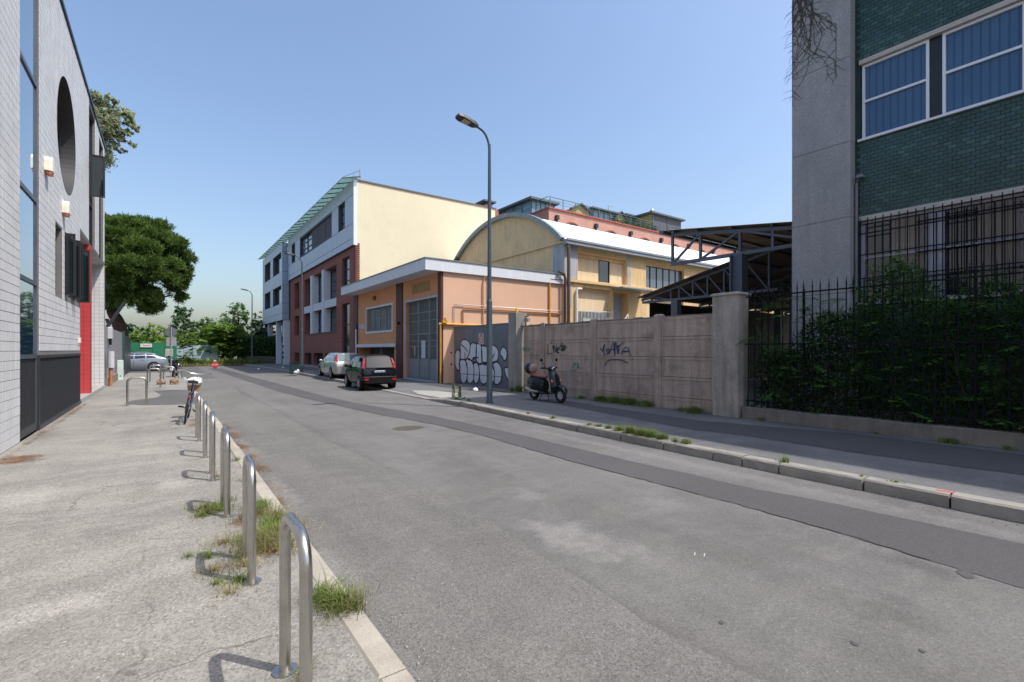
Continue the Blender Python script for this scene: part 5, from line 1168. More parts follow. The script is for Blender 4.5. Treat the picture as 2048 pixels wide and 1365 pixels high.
for (x, y, rz, lb) in ((-.90, 18.1, -.03, 'steel hoop standing alone across the left pavement beside the dark asphalt patch'), (-.62, 26.2, 0, 'second crosswise steel hoop beyond the dark asphalt patch'), (-.62, 30.5, 0, 'crosswise steel hoop before the tail of the far silver wagon'),
                    (-.06, 28.3, 0, 'crosswise steel hoop standing over two round concrete lumps'), (.62, 33.5, 1.2, 'farthest small steel hoop close to the black scooter')):
    c = copy_tree(base); c.location = (x, y, .12); c.rotation_euler.z = rz; c['label'] = lb
    if y > 30: c.scale = (1, 1, 1.05)
for x, lb in ((-.14, 'left one of two round concrete lumps at the foot of a steel hoop'), (.36, 'right one of two round concrete lumps at the foot of a steel hoop')):
    solo('concrete_lump', irregular(x - .14, x + .14, 28.0, 28.3, .1, .32, 4, .03).ell((x, 28.15, .24), .19, .19, .16, 10, 6), mat('brown_concrete', (.3, .2, .13), .95, fine=.3), lb, 'concrete block', smooth=True)
bb = thing('bollard', 'pale green square bollard at the end of the grey wall', 'bollard', (-1.98, 34, .12))
part('post', MB().bev(-2.11, -1.86, 33.9, 34.1, .1, 1.2, .02), mat('pale_green_paint', (.52, .62, .58), .6), bb); part('marker', MB().box(-2.0, -1.96, 33.89, 33.899, .3, .36), M_black, bb)
# ================================================================== GREY WALL, GATES, SIGNS at the left end
gw2 = thing('grey_wall', 'grey sheet metal boundary wall on a low concrete base past the tiled building', 'wall', (-2.2, 33, .12))
part('base', MB().box(-2.3, -2.08, 28.2, 39.0, .0, .5), M_rcon, gw2)
y = 28.2
while y < 39: part('sheet', MB().box(-2.24, -2.19, y + .01, min(y + 1.2, 39) - .01, .5, 2.84), mat('grey_sheet', (.24, .24, .26), .6, var=.06, fine=.08), gw2); y += 1.2
dg = thing('dark_gate', 'dark ribbed steel gate between the grey wall and the far silver wagon', 'gate', (-2.2, 44, .12))
for k in range(7):
    y = 40.2 + k * 1.17; part('gate_panel', MB().box(-2.24, -2.19, y + .01, y + 1.15, .14, 2.72), M_dark, dg)
part('gate_post', MB().box(-2.3, -2.12, 39.9, 40.15, .0, 2.95), mat('dark_green_post', (.02, .06, .055), .6), dg)
mbx = thing('meter_box', 'small pale meter box high on the grey wall', 'meter box', (-2.1, 29.6, 2.2)); part('housing', MB().bev(-2.18, -2.02, 29.4, 29.9, 2.3, 2.85, .03), mat('pale_grey_plastic', (.5, .5, .52), .6), mbx)
part('cable', MB().cyl((-2.1, 29.65, 2.0), (-2.1, 29.65, 2.3), .05), M_black, mbx)
gm = thing('gas_meter', 'white cylindrical gas fitting with brown pipe at the corner of the tiled building', 'gas meter', (-2.02, 28.4, .12)); part('cylinder', MB().cyl((-2.0, 28.4, .95), (-2.0, 28.4, 1.7), .13, n=14), mat('pale_grey_plastic', (.5, .5, .52), .6), gm, True); part('pipe', MB().cyl((-2.0, 28.4, .1), (-2.0, 28.4, .95), .07), M_cop, gm)
mast = thing('service_mast', 'thin steel service mast with small insulators behind the grey wall', 'mast', (-2.5, 31, .12)); part('mast', MB().cyl((-2.45, 31, 0), (-2.45, 31, 5.4), .04), M_zinc, mast)
for z in (3.2, 4.0, 4.9): part('insulator', MB().box(-2.55, -2.25, 30.9, 31.0, z, z + .1).cyl((-2.3, 30.95, z - .12), (-2.3, 30.95, z + .1), .06), M_black, mast)
ba = thing('barrier_arm', 'raised dark barrier arm slanting in front of the pine trunk', 'barrier', (-2.8, 36, 2)); part('arm', MB().bar((-3.0, 36.5, 2.6), (-1.93, 36.5, 4.6), .2, .16), M_dark, ba)
part('post', MB().box(-3.15, -2.85, 36.35, 36.65, .0, 2.7), M_dark, ba)
sg = thing('road_sign', 'grey backs of two road sign plates on one pole at the left kerb end', 'road sign', (.3, 35.3, .05)); M_sb = mat('sign_back', (.14, .15, .17), .6, metal=.3)
part('pole', MB().cyl((.3, 35.3, .0), (.3, 35.3, 3.15), .03), M_zinc, sg); part('sign_plate', MB().cyl((.3, 35.34, 2.84), (.3, 35.36, 2.84), .29, n=20), M_sb, sg); part('sign_plate', MB().box(.06, .56, 35.34, 35.36, 2.0, 2.52), mat('sign_back_pale', (.26, .25, .27), .6), sg)
ub = thing('utility_cabinet', 'pale cabinet on a green post in front of the green fence', 'cabinet', (.3, 52, 0)); part('cabinet', MB().bev(.02, .58, 51.8, 52.1, 1.2, 1.85, .03), mat('pale_cabinet', (.42, .4, .38), .7), ub); part('post', MB().box(.15, .45, 51.85, 52.05, 0, 1.2), mat('green_post', (.02, .16, .08), .6), ub)
gfz = thing('green_fence', 'green sheet metal hoarding behind the far silver wagon', 'fence', (-2, 60, 0)); M_gf = mat('green_hoarding', (.015, .17, .085), .6, var=.12, scale=.7, fine=.1)
x = -9.
while x < .7: part('fence_panel', MB().box(x + .01, x + .98, 60.0, 60.05, -.1, 2.5 + rnd.uniform(-.02, .02)), M_gf, gfz); x += 1.0
nbz = thing('notice_board', 'small white notice board on the green hoarding', 'sign', (-1.5, 59.9, 2)); part('board', MB().box(-1.98, -1.05, 59.93, 59.97, 2.02, 2.38), mat('notice_white', (.65, .62, .6), .7), nbz); part('print_line', MB().box(-1.8, -1.2, 59.925, 59.929, 2.16, 2.24), mat('faint_red_print', (.5, .25, .25), .7), nbz)
ph = thing('pale_hoarding', 'pale blue sheet fence half hidden by bushes at the end of the street', 'fence', (3, 64, 0))
for k in range(5): part('fence_panel', MB().box(.9 + k * .8, 1.67 + k * .8, 64, 64.04, .2, 2.3), mat('pale_blue_sheet', (.42, .55, .60), .6, var=.08, fine=.1), ph)
lw = solo('low_wall', irregular(7.7, 12, 63.2, 63.5, -.05, 1.0, 4, .02), mat('mossy_wall', (.11, .11, .08), .95, fine=.3), 'low mossy wall under the trees at the end of the right pavement', 'wall')
st = thing('stop_sign', 'small red octagonal stop board standing on the road at the far end', 'sign', (3.85, 53.5, 0), None, True)
part('board', MB().cyl((0, .0, .34), (0, .03, .34), .33, n=8), mat('stop_red', (.5, .04, .04), .5), st)
fc = bpy.data.curves.new('stop_letters', 'FONT'); fc.body = 'STOP'; fc.size = .22; fc.align_x = 'CENTER'; fc.extrude = .002; fc.materials.append(M_white)
tmp = bpy.data.objects.new('tmp_text', fc); S.collection.objects.link(tmp); bpy.context.view_layer.update(); fo = bpy.data.objects.new('lettering', bpy.data.meshes.new_from_object(tmp.evaluated_get(bpy.context.evaluated_depsgraph_get()))); bpy.data.objects.remove(tmp); S.collection.objects.link(fo); fo.parent = st; fo.location = (0, -.006, .27); fo.rotation_euler = (R(90), 0, 0)
part('foot', MB().box(-.15, .15, -.1, .15, 0, .04), M_black, st); part('marker', MB().box(-.1, .1, 0, .02, .68, .78), M_white, st)
# bin, bags, litter
bn = thing('litter_bin', 'dark green litter bin on the pavement beside the middle street lamp', 'bin', (7.15, 35.3, PR)); part('body', irregular(6.9, 7.42, 35.05, 35.5, .12, .86, 4, .006), mat('dark_green_bin', (.01, .03, .025), .5), bn)
part('rim', MB().box(6.87, 7.45, 35.02, 35.53, .86, .92), M_black, bn)
bag = MB(); bag.ell((7.18, 34.85, .24), .17, .12, .12, 7, 4).ell((7.3, 34.83, .3), .1, .09, .17, 6, 4); solo('rubbish_bag', bag, mat('white_bag', (.6, .62, .68), .6), 'white rubbish bag leaning at the foot of the litter bin', 'bag', smooth=True)
M_paper = mat('paper_litter', (.7, .72, .75), .8)
for (x, y, s_, lb) in ((10.0, 16.3, .12, 'crumpled white paper on the pavement in front of the gate'), (8.7, 42.0, .1, 'white scrap of litter on the far pavement, nearer one'), (8.5, 46.5, .1, 'white scrap of litter on the far pavement, farther one'), (6.7, 47.5, .12, 'white scrap of litter in the shaded far gutter')):
    m_ = MB(); z = .04 if x < 7.3 else PR
    m_.loft([[(x + s_ * math.cos(t) * k + rnd.uniform(-.02, .02), y + s_ * math.sin(t) * k, z + hgt + rnd.uniform(0, .03)) for t in [math.pi * 2 * i / 7 for i in range(7)]] for k, hgt in ((1, 0), (.8, .05), (.3, .1))]); solo('litter_paper', m_, M_paper, lb, 'litter')
# ================================================================== VEHICLES
def lerp(a, b, t): return a + (b - a) * t
M_tyre = mat('tyre_rubber', (.018, .018, .018), .85); M_rim = mat('alloy_rim', (.45, .45, .47), .35, metal=.7); M_chrome = mat('chrome', (.7, .7, .7), .15, metal=1, fine=0, var=0)
M_redl = mat('tail_lamp_red', (.42, .01, .014), .15, fine=0); M_plate = mat('number_plate', (.62, .66, .72), .5, fine=0); M_trimk = mat('black_trim', (.011, .011, .012), .6, spec=.1)
def paint(name, c, metal=.3, rough=.28):
    m = mat(name, c, .5 if c[0] < .02 else rough, metal=metal if c[0] > .02 else 0, var=.02, fine=0, spec=0 if c[0] < .02 else .5); b = m.node_tree.nodes['Principled BSDF']; b.inputs['Coat Weight'].default_value = .75 if c[0] < .02 else 1; b.inputs['Coat Roughness'].default_value = .04; return m
M_cglass = glass('car_glass', (.008, .012, .015), .03, spec=.6); M_cglass2 = glass('car_glass_pale', (.09, .15, .17), .05)
def wheel(t, x, y, r, wd, side, spokes=5):
    tw = MB().tube([(x, y + (r - .05) * math.cos(a), r + (r - .05) * math.sin(a)) for a in [2 * math.pi * k / 26 for k in range(26)]], .055, 8, True)
    w_ = part('wheel', tw, M_tyre, t, True); xo = x + side * .03
    m_ = MB(); 
    m_.tube([(xo, y + (r - .1) * math.cos(a), r + (r - .1) * math.sin(a)) for a in [2 * math.pi * k / 24 for k in range(24)]], .016, 6, True)
    for k in range(spokes):
        a = 2 * math.pi * k / spokes + .3; m_.bar((xo, y, r), (xo, y + (r - .1) * math.cos(a), r + (r - .1) * math.sin(a)), .05, .03, (1, 0, 0))
    m_.cyl((xo - .02, y, r), (xo + side * .02, y, r), .06, n=12); m_.cyl((x - .02, y, r), (x + side * .004, y, r), r - .1, n=20)
    part('rim', m_, M_rim, w_); return w_
def car(name, label, loc, rz, pm, st, wy, r, glassm, tail, plate_z, rear_glass, feat):
    t = thing(name, label, 'car', loc, None, True, rz)
    def sec(s_):
        y, ws, w_, z0, zb, wb, zr, wr = s_; h = [(ws * .9, z0), (ws, z0 + .02), (w_, z0 + (zb - z0) * .28), (w_, z0 + (zb - z0) * .62), (lerp(w_, wb, .6), lerp(z0, zb, .9)), (wb, zb), (lerp(wb, wr, .5), lerp(zb, zr, .53)), (wr, zr - (zr - zb) * .12 - .01), (wr * .85, zr - .012), (wr * .45, zr + .006)]
        return [(x, y, z) for x, z in h] + [(-x, y, z) for x, z in reversed(h)]
    body = part('body', MB().loft([sec(s_) for s_ in st]), pm, t, True, angle=35)
    def at(y):
        for a, b in zip(st, st[1:]):
            if a[0] <= y <= b[0]: k = (y - a[0]) / (b[0] - a[0]); return [lerp(p, q, k) for p, q in zip(a, b)]
    def sidept(y, k, sd, off=.008):
        s_ = at(y); zt_ = s_[6] - (s_[6] - s_[4]) * .12 - .01; return (sd * (lerp(s_[5], s_[7], k) + off + .012 * math.sin(math.pi * k)), y, lerp(s_[4], zt_, k))
    for sd in (-1, 1):
        for (ya, yb, yta, ytb) in feat['side']:
            n = 6; L = []
            for i in range(n + 1):
                q = i / n; L.append([sidept(lerp(lerp(ya, yb, q), lerp(yta, ytb, q), k / 4), .06 + .86 * k / 4, sd) for k in range(5)])
            part('side_window', MB().loft(L, closed=False), glassm, t, True)
        for wy_ in wy:
            m_ = MB().cyl((sd * (at(wy_)[2] - .2), wy_, r * 1.02), (sd * (at(wy_)[2] + .006), wy_, r * 1.02), r + .045, n=24); part('wheel_arch', m_, M_trimk, t)
            wheel(t, sd * (at(wy_)[2] - .02), wy_, r, .1, sd, feat.get('spokes', 5))
        ym = feat['mirror']; s_ = at(ym); part('mirror', MB().ell((sd * (s_[5] + .1), ym, s_[4] + .09), .1, .06, .075, 10, 6), feat.get('mirror_m', pm), t, True)
        part('tail_lamp', MB().loft([[(sd * p[0], p[1], p[2]) for p in ring_] for ring_ in tail]), M_redl, t)
        part('handle', MB().box(sd * (at(1.5)[2] + .0) - .012, sd * at(1.5)[2] + .012, feat['handle'] - .09, feat['handle'] + .09, .86, .885), pm, t)
        part('door_seam', MB().bar((sd * (at(feat['seam'])[2] + .002), feat['seam'], .35), (sd * (at(feat['seam'])[2] + .002), feat['seam'] + .02, at(feat['seam'])[4] - .05), .006, .012), M_trimk, t)
    y0, z0, w0, y1, z1, w1 = rear_glass
    part('rear_window', MB().loft([[(lerp(-w0, w0, i / 6), y0 - .02 * math.sin(math.pi * i / 6), z0) for i in range(7)], [(lerp(-w1, w1, i / 6), y1 - .02 * math.sin(math.pi * i / 6), z1) for i in range(7)]], closed=False), glassm, t, True)
    yb = feat['bumper']; part('bumper', MB().loft([[(x * k, y_, z) for x, z in ((-.5, .3), (.5, .3), (.5, .56), (-.5, .56))] for k, y_ in ((feat['bw'] * 1.7, yb - .05), (feat['bw'] * 2.02, yb + .07), (feat['bw'] * 2.06, yb + .3))]), feat['bm'], t)
    if 'strip' in feat: part('bumper_strip', MB().box(-feat['bw'] * .98, feat['bw'] * .98, yb - .065, yb + .02, .555, .585), M_chrome, t); part('reflector', MB().box(-feat['bw'] * .95, -feat['bw'] * .7, yb - .058, yb, .42, .5).box(feat['bw'] * .7, feat['bw'] * .95, yb - .058, yb, .42, .5), M_redl, t)
    pl = part('number_plate', MB().box(-.26, .26, feat['py'] - .02, feat['py'], plate_z, plate_z + .11), M_plate, t); m_ = MB()
    for k in range(7): x = -.2 + k * .062; m_.box(x, x + .035, feat['py'] - .024, feat['py'] - .021, plate_z + .025, plate_z + .085)
    part('plate_characters', m_, M_trimk, pl); part('plate_band', MB().box(-.26, -.225, feat['py'] - .0235, feat['py'] - .0205, plate_z, plate_z + .11).box(.225, .26, feat['py'] - .0235, feat['py'] - .0205, plate_z, plate_z + .11), mat('plate_blue', (.02, .07, .3), .5), pl)
    yw = feat['wind']; part('windscreen', MB().loft([[(lerp(-a[1], a[1], i / 6), a[0] + .03 * math.sin(math.pi * i / 6), a[2]) for i in range(7)] for a in yw], closed=False), glassm, t, True)
    return t
HB_ = [(0, .62, .70, .36, .66, .68, .70, .60), (.05, .66, .76, .28, .82, .74, .90, .66), (.10, .68, .79, .24, .93, .76, 1.02, .68), (.22, .70, .80, .21, .96, .775, 1.28, .66), (.34, .71, .80, .2, .97, .78, 1.49, .61), (.9, .72, .80, .18, .97, .785, 1.55, .62), (1.9, .72, .80, .18, .95, .785, 1.55, .62), (2.3, .72, .80, .18, .93, .78, 1.45, .62), (2.62, .72, .79, .18, .92, .77, 1.2, .66), (2.86, .7, .79, .18, .90, .75, .96, .70), (3.25, .67, .77, .2, .84, .71, .88, .64), (3.45, .6, .72, .25, .72, .66, .76, .56), (3.54, .55, .64, .34, .62, .6, .66, .5)]
tailH = [[(.745, .09, .95), (.66, .06, .95), (.66, .14, .95), (.765, .2, .95)], [(.71, .155, 1.16), (.635, .14, 1.16), (.635, .2, 1.16), (.725, .25, 1.16)], [(.655, .285, 1.40), (.60, .275, 1.40), (.6, .32, 1.4), (.665, .36, 1.40)]]
cb = car('parked_car', 'small black hatchback with tall red tail lamps parked on the pavement before the peach workshop', (7.52, 20.1, .06), -R(3.5), paint('black_car_paint', (.006, .007, .009), .1, .2), HB_, (.52, 2.83), .285, M_cglass, tailH, .74, (.045, .98, .60, .275, 1.43, .53),
    {'side': [(.42, 1.02, .50, 1.02), (1.1, 1.78, 1.1, 1.75), (1.86, 2.62, 1.83, 2.22)], 'mirror': 2.5, 'handle': 1.35, 'seam': 1.82, 'bumper': .0, 'bw': .76, 'bm': M_trimk, 'strip': 1, 'py': .035, 'wind': [(2.9, .66, .99), (2.33, .56, 1.44)], 'mirror_m': M_trimk})
cb.scale = (.96, .98, .96)
WG = [(0, .66, .76, .36, .66, .74, .72, .64), (.06, .72, .83, .28, .86, .80, .95, .70), (.14, .74, .86, .24, .98, .82, 1.06, .70), (.36, .76, .87, .2, 1.0, .82, 1.30, .66), (.5, .77, .875, .18, 1.0, .825, 1.42, .62), (1.2, .78, .88, .17, .97, .83, 1.475, .63), (2.3, .78, .88, .17, .93, .83, 1.47, .63), (2.8, .78, .88, .17, .91, .82, 1.34, .64), (3.4, .77, .87, .18, .89, .79, .98, .72), (4.0, .72, .85, .2, .82, .74, .87, .66), (4.35, .65, .78, .25, .70, .7, .74, .58), (4.46, .58, .68, .34, .6, .62, .64, .5)]
tailW = [[(.80, .09, .90), (.66, .045, .90), (.66, .1, .9), (.83, .22, .90)], [(.78, .16, 1.08), (.68, .12, 1.08), (.68, .2, 1.08), (.79, .3, 1.08)], [(.68, .36, 1.34), (.63, .33, 1.34), (.63, .4, 1.34), (.69, .46, 1.34)]]
M_silver = paint('silver_car_paint', (.40, .39, .37), .55, .33)
featW = {'side': [(.5, 1.3, .62, 1.3), (1.38, 2.15, 1.38, 2.1), (2.22, 3.15, 2.18, 2.68)], 'mirror': 3.0, 'handle': 1.65, 'seam': 2.18, 'bumper': .02, 'bw': .84, 'bm': M_silver, 'py': .03, 'wind': [(3.42, .68, 1.0), (2.84, .58, 1.34)]}
car('parked_car', 'silver grey estate car parked on the pavement in front of the black hatchback', (8.5, 27.3, .14), -R(1.0), M_silver, WG, (.85, 3.5), .31, M_cglass2, tailW, .62, (.075, 1.0, .64, .40, 1.36, .55), featW)
WG2 = [(0, .66, .76, .40, .66, .74, .74, .66), (.08, .72, .83, .3, .84, .80, .95, .72), (.2, .74, .86, .24, .96, .82, 1.03, .74), (.5, .76, .87, .2, .99, .82, 1.14, .70), (.95, .77, .875, .18, .99, .825, 1.38, .62), (1.5, .78, .88, .17, .97, .83, 1.46, .63), (2.3, .78, .88, .17, .93, .83, 1.46, .63), (2.8, .78, .88, .17, .91, .82, 1.34, .64), (3.4, .77, .87, .18, .89, .79, .98, .72), (4.0, .72, .85, .2, .82, .74, .87, .66), (4.35, .65, .78, .25, .70, .7, .74, .58), (4.46, .58, .68, .34, .6, .62, .64, .5)]
tailW2 = [[(.80, .09, .84), (.6, .05, .84), (.6, .1, .84), (.845, .3, .84)], [(.80, .16, .97), (.62, .14, .97), (.62, .2, .97), (.835, .36, .97)]]
featW2 = dict(featW); featW2['side'] = [(.72, 1.4, 1.05, 1.42), (1.48, 2.15, 1.48, 2.1), (2.22, 3.15, 2.18, 2.68)]
cc = car('parked_car', 'silver blue estate car seen side on beyond the dark gate', (.25, 50.6, .03), R(90), paint('blue_silver_paint', (.30, .33, .38), .5, .3), WG2, (.95, 3.55), .34, M_cglass, tailW2, .62, (.2, 1.04, .66, .85, 1.34, .56), featW2)
part('roof_rail', MB().bar((.62, 1.3, 1.52), (.62, 2.6, 1.52), .03).bar((-.62, 1.3, 1.52), (-.62, 2.6, 1.52), .03), M_chrome, cc)
cc.scale = (1.02, 1.06, 1.05)
# scooter
def scooter(label, loc, rz, mb_, ms_, topc=True):
    t = thing('scooter', label, 'scooter', loc, None, True, rz)
    for y, nm in ((.64, 1), (-.64, 0)):
        w_ = part('wheel', MB().tube([(0, y + .175 * math.cos(a), .235 + .175 * math.sin(a)) for a in [2 * math.pi * k / 24 for k in range(24)]], .062, 8, True), M_tyre, t, True)
        m_ = MB().tube([(0, y + .115 * math.cos(a), .235 + .115 * math.sin(a)) for a in [2 * math.pi * k / 20 for k in range(20)]], .03, 6, True)
        for k in range(5):
            a = 2 * math.pi * k / 5 + .2; m_.bar((0, y, .235), (0, y + .13 * math.cos(a), .235 + .13 * math.sin(a)), .05, .045, (1, 0, 0))
        m_.cyl((-.04, y, .235), (.04, y, .235), .045); part('rim', m_, mat('scooter_rim', (.6, .62, .66), .3, metal=.5), w_)
    arcp = [(.64 + .27 * math.cos(a), .235 + .27 * math.sin(a)) for a in [R(v) for v in (15, 40, 65, 90, 115, 140, 160)]]
    part('front_mudguard', MB().loft([[(-w_, y, z), (-w_ * .6, y, z + .045), (0, y, z + .06), (w_ * .6, y, z + .045), (w_, y, z), (0, y, z + .01)] for (y, z), w_ in zip(arcp, (.04, .09, .11, .12, .12, .1, .08))]), mb_, t, True)
    part('leg_shield', MB().loft([[(-w_, y - .05, z), (-w_ * .9, y, z + .0), (-w_ * .45, y + .05, z), (0, y + .085, z), (w_ * .45, y + .05, z), (w_ * .9, y, z), (w_, y - .05, z), (w_ * .5, y - .01, z), (0, y + .0, z), (-w_ * .5, y - .01, z)] for z, y, w_ in ((.27, .40, .10), (.36, .45, .18), (.5, .46, .21), (.65, .42, .215), (.8, .36, .2), (.92, .29, .16), (.99, .25, .09))]), mb_, t, True)
    part('inner_shield', MB().loft([[(-w_, y, z), (w_, y, z), (w_, y - .02, z), (-w_, y - .02, z)] for z, y, w_ in ((.3, .37, .16), (.6, .38, .19), (.9, .24, .14))]), mat('shield_lining', (.2, .19, .19), .6), t)
    part('footboard', MB().loft([[(-.16, y, z), (.16, y, z), (.16, y, z + .07), (-.16, y, z + .07)] for y, z in ((.45, .27), (.2, .24), (-.15, .25), (-.3, .33))]), mb_, t)
    part('rear_body', MB().loft([[(w_ * math.cos(a), y, zc + h_ * math.sin(a)) for a in [2 * math.pi * k / 14 for k in range(14)]] for y, w_, h_, zc in ((-.06, .13, .20, .48), (-.16, .19, .27, .48), (-.4, .24, .29, .50), (-.62, .235, .27, .53), (-.8, .17, .2, .58), (-.93, .07, .08, .64))]), mb_, t, True)
    part('seat', MB().loft([[(w_ * math.cos(a), y, zc + h_ * math.sin(a)) for a in [2 * math.pi * k / 12 for k in range(12)]] for y, w_, h_, zc in ((-.04, .06, .03, .76), (-.1, .12, .06, .775), (-.35, .14, .06, .775), (-.5, .14, .075, .80), (-.75, .13, .07, .82), (-.82, .08, .04, .82))]), ms_, t, True)
    part('headset', MB().ell((0, .2, 1.03), .12, .13, .085, 12, 8), mb_, t, True); part('headlight', MB().cyl((0, .3, 1.03), (0, .335, 1.02), .07, .06, 14), M_chrome, t)
    part('handlebar', MB().tube([(-.34, .08, 1.06), (-.2, .14, 1.05), (0, .18, 1.04), (.2, .14, 1.05), (.34, .08, 1.06)], .018, 8).bar((-.2, .2, 1.08), (-.33, .16, 1.08), .012).bar((.2, .2, 1.08), (.33, .16, 1.08), .012), M_trimk, t, True)
    for sd in (-1, 1): part('mirror', MB().tube([(sd * .2, .14, 1.07), (sd * .27, .12, 1.22), (sd * .3, .1, 1.28)], .008, 6).ell((sd * .31, .09, 1.31), .055, .02, .05, 10, 6), M_trimk, t, True); part('blinker', MB().ell((sd * .17, .43, .66), .035, .03, .05, 8, 6), mat('amber_lens', (.75, .2, .03), .3), t, True)
    part('exhaust', MB().tube([(.16, -.25, .3), (.18, -.55, .3), (.19, -.85, .38)], [.03, .055, .05], 10), mat('exhaust_metal', (.5, .47, .4), .4, metal=.6), t, True); part('stand', MB().tube([(-.12, -.1, .25), (-.2, -.16, .0)], .012, 6).tube([(.12, -.1, .25), (.2, -.16, .0)], .012, 6), M_trimk, t)
    part('engine', MB().ell((0, -.5, .3), .14, .25, .12, 10, 6), M_trimk, t, True); part('tail_lamp', MB().ell((0, -.9, .66), .05, .03, .05, 8, 6), M_redl, t, True); part('number_plate', MB().box(-.09, .09, -.935, -.93, .42, .58), M_plate, t)
    if topc:
        part('rack', MB().tube([(-.08, -.75, .78), (-.08, -.95, .84), (.08, -.95, .84), (.08, -.75, .78)], .01, 6), M_chrome, t)
        tc = part('top_case', MB().ell((0, -.86, 1.02), .2, .21, .19, 16, 10), M_black, t, True); part('pad', MB().ell((0, -.72, 1.02), .165, .11, .16, 12, 8), mat('grey_pink_pad', (.28, .19, .17), .6), tc, True)
    return t
scooter('dark green scooter with a brown seat and round top case against the pink wall', (9.78, 11.62, PR), math.pi, paint('dark_green_scooter', (.007, .014, .018), .2, .2), mat('brown_leather', (.22, .075, .04), .5))
scooter('black scooter seen from behind at the far end of the left kerb', (.5, 38.2, .03), R(-10), paint('black_car_paint', (.006, .007, .009), .1, .2), M_black)
# bicycle
bk = thing('bicycle', 'worn purple bicycle with a handlebar basket leaning beside the row of hoops', 'bicycle', (.36, 12.95, .12), None, True, -R(5)); bk.rotation_euler.y = R(9)
M_bf = mat('purple_frame', (.07, .04, .14), .35, metal=.3); M_bs = mat('steel_parts', (.5, .5, .5), .3, metal=.8)
for y in (0, 1.08):
    w_ = part('wheel', MB().tube([(0, y + .32 * math.cos(a), .34 + .32 * math.sin(a)) for a in [2 * math.pi * k / 28 for k in range(28)]], .02, 8, True), M_tyre, bk, True)
    m_ = MB().tube([(0, y + .295 * math.cos(a), .34 + .295 * math.sin(a)) for a in [2 * math.pi * k / 24 for k in range(24)]], .011, 6, True).cyl((-.04, y, .34), (.04, y, .34), .025)
    for k in range(16): a = 2 * math.pi * k / 16; m_.bar((.03 * (-1) ** k, y, .34), (0, y + .29 * math.cos(a), .34 + .29 * math.sin(a)), .003)
    part('rim', m_, M_bs, w_)
part('frame', MB().tube([(0, .42, .3), (0, .93, .75)], .017, 8).tube([(0, .42, .3), (0, .26, .78)], .015, 8).tube([(0, .3, .62), (0, .93, .82)], .016, 8).tube([(0, .9, .95), (0, .97, .68), (0, 1.08, .34)], .015, 8).tube([(.05, 0, .34), (.03, .28, .66)], .009, 6).tube([(-.05, 0, .34), (-.03, .28, .66)], .009, 6).tube([(.05, 0, .34), (.03, .42, .3)], .009, 6).tube([(-.05, 0, .34), (-.03, .42, .3)], .009, 6), M_bf, bk, True)
part('saddle', MB().loft([[(-w_, y, .90), (-w_, y, .95), (0, y, .965), (w_, y, .95), (w_, y, .90)] for y, w_ in ((.1, .06), (.14, .1), (.22, .09), (.34, .03), (.4, .02))]).cyl((0, .24, .7), (0, .22, .91), .013), M_black, bk)
part('handlebar', MB().tube([(-.33, .72, 1.13), (-.26, .86, 1.14), (-.1, .92, 1.08), (.1, .92, 1.08), (.26, .86, 1.14), (.33, .72, 1.13)], .014, 8).tube([(-.33, .76, 1.13), (-.345, .62, 1.13)], .022, 8).tube([(.33, .76, 1.13), (.345, .62, 1.13)], .022, 8), M_bs, bk, True)
part('mudguard', MB().loft([[(-.03, 0 + .36 * math.cos(a), .34 + .36 * math.sin(a)), (0, .37 * math.cos(a), .34 + .37 * math.sin(a)), (.03, .36 * math.cos(a), .34 + .36 * math.sin(a))] for a in [R(v) for v in range(10, 200, 15)]], closed=False), M_black, bk); part('rear_lamp', MB().ell((0, -.3, .62), .026, .02, .032, 8, 6), M_redl, bk, True)
part('chain_guard', MB().box(.035, .05, .05, .5, .27, .36), M_black, bk); part('pedal', MB().box(-.2, -.1, .28, .36, .32, .35).box(.1, .2, .5, .58, .22, .25).bar((-.08, .42, .3), (-.1, .32, .33), .015).bar((.08, .42, .3), (.1, .54, .24), .015), M_trimk, bk)
part('basket', MB().loft([[(-w_, y - d, z), (w_, y - d, z), (w_, y + d, z), (-w_, y + d, z)] for z, w_, d, y in ((.66, .11, .09, 1.06), (.86, .15, .12, 1.1))], caps=False), mat('wicker', (.36, .24, .12), .9, fine=.3), bk)
pbg = MB().loft([[(.58 + w_ * math.cos(a) + rnd.uniform(-.01, .01), 13.92 + d * math.sin(a), z + rnd.uniform(-.02, .02)) for a in [2 * math.pi * k / 10 for k in range(10)]] for z, w_, d in ((.92, .12, .1), (.97, .17, .13), (1.06, .16, .12), (1.1, .07, .05))]); solo('plastic_bag', pbg, mat('white_plastic', (.75, .75, .72), .5), 'white plastic bag lying in the basket of the bicycle', 'bag', smooth=True)
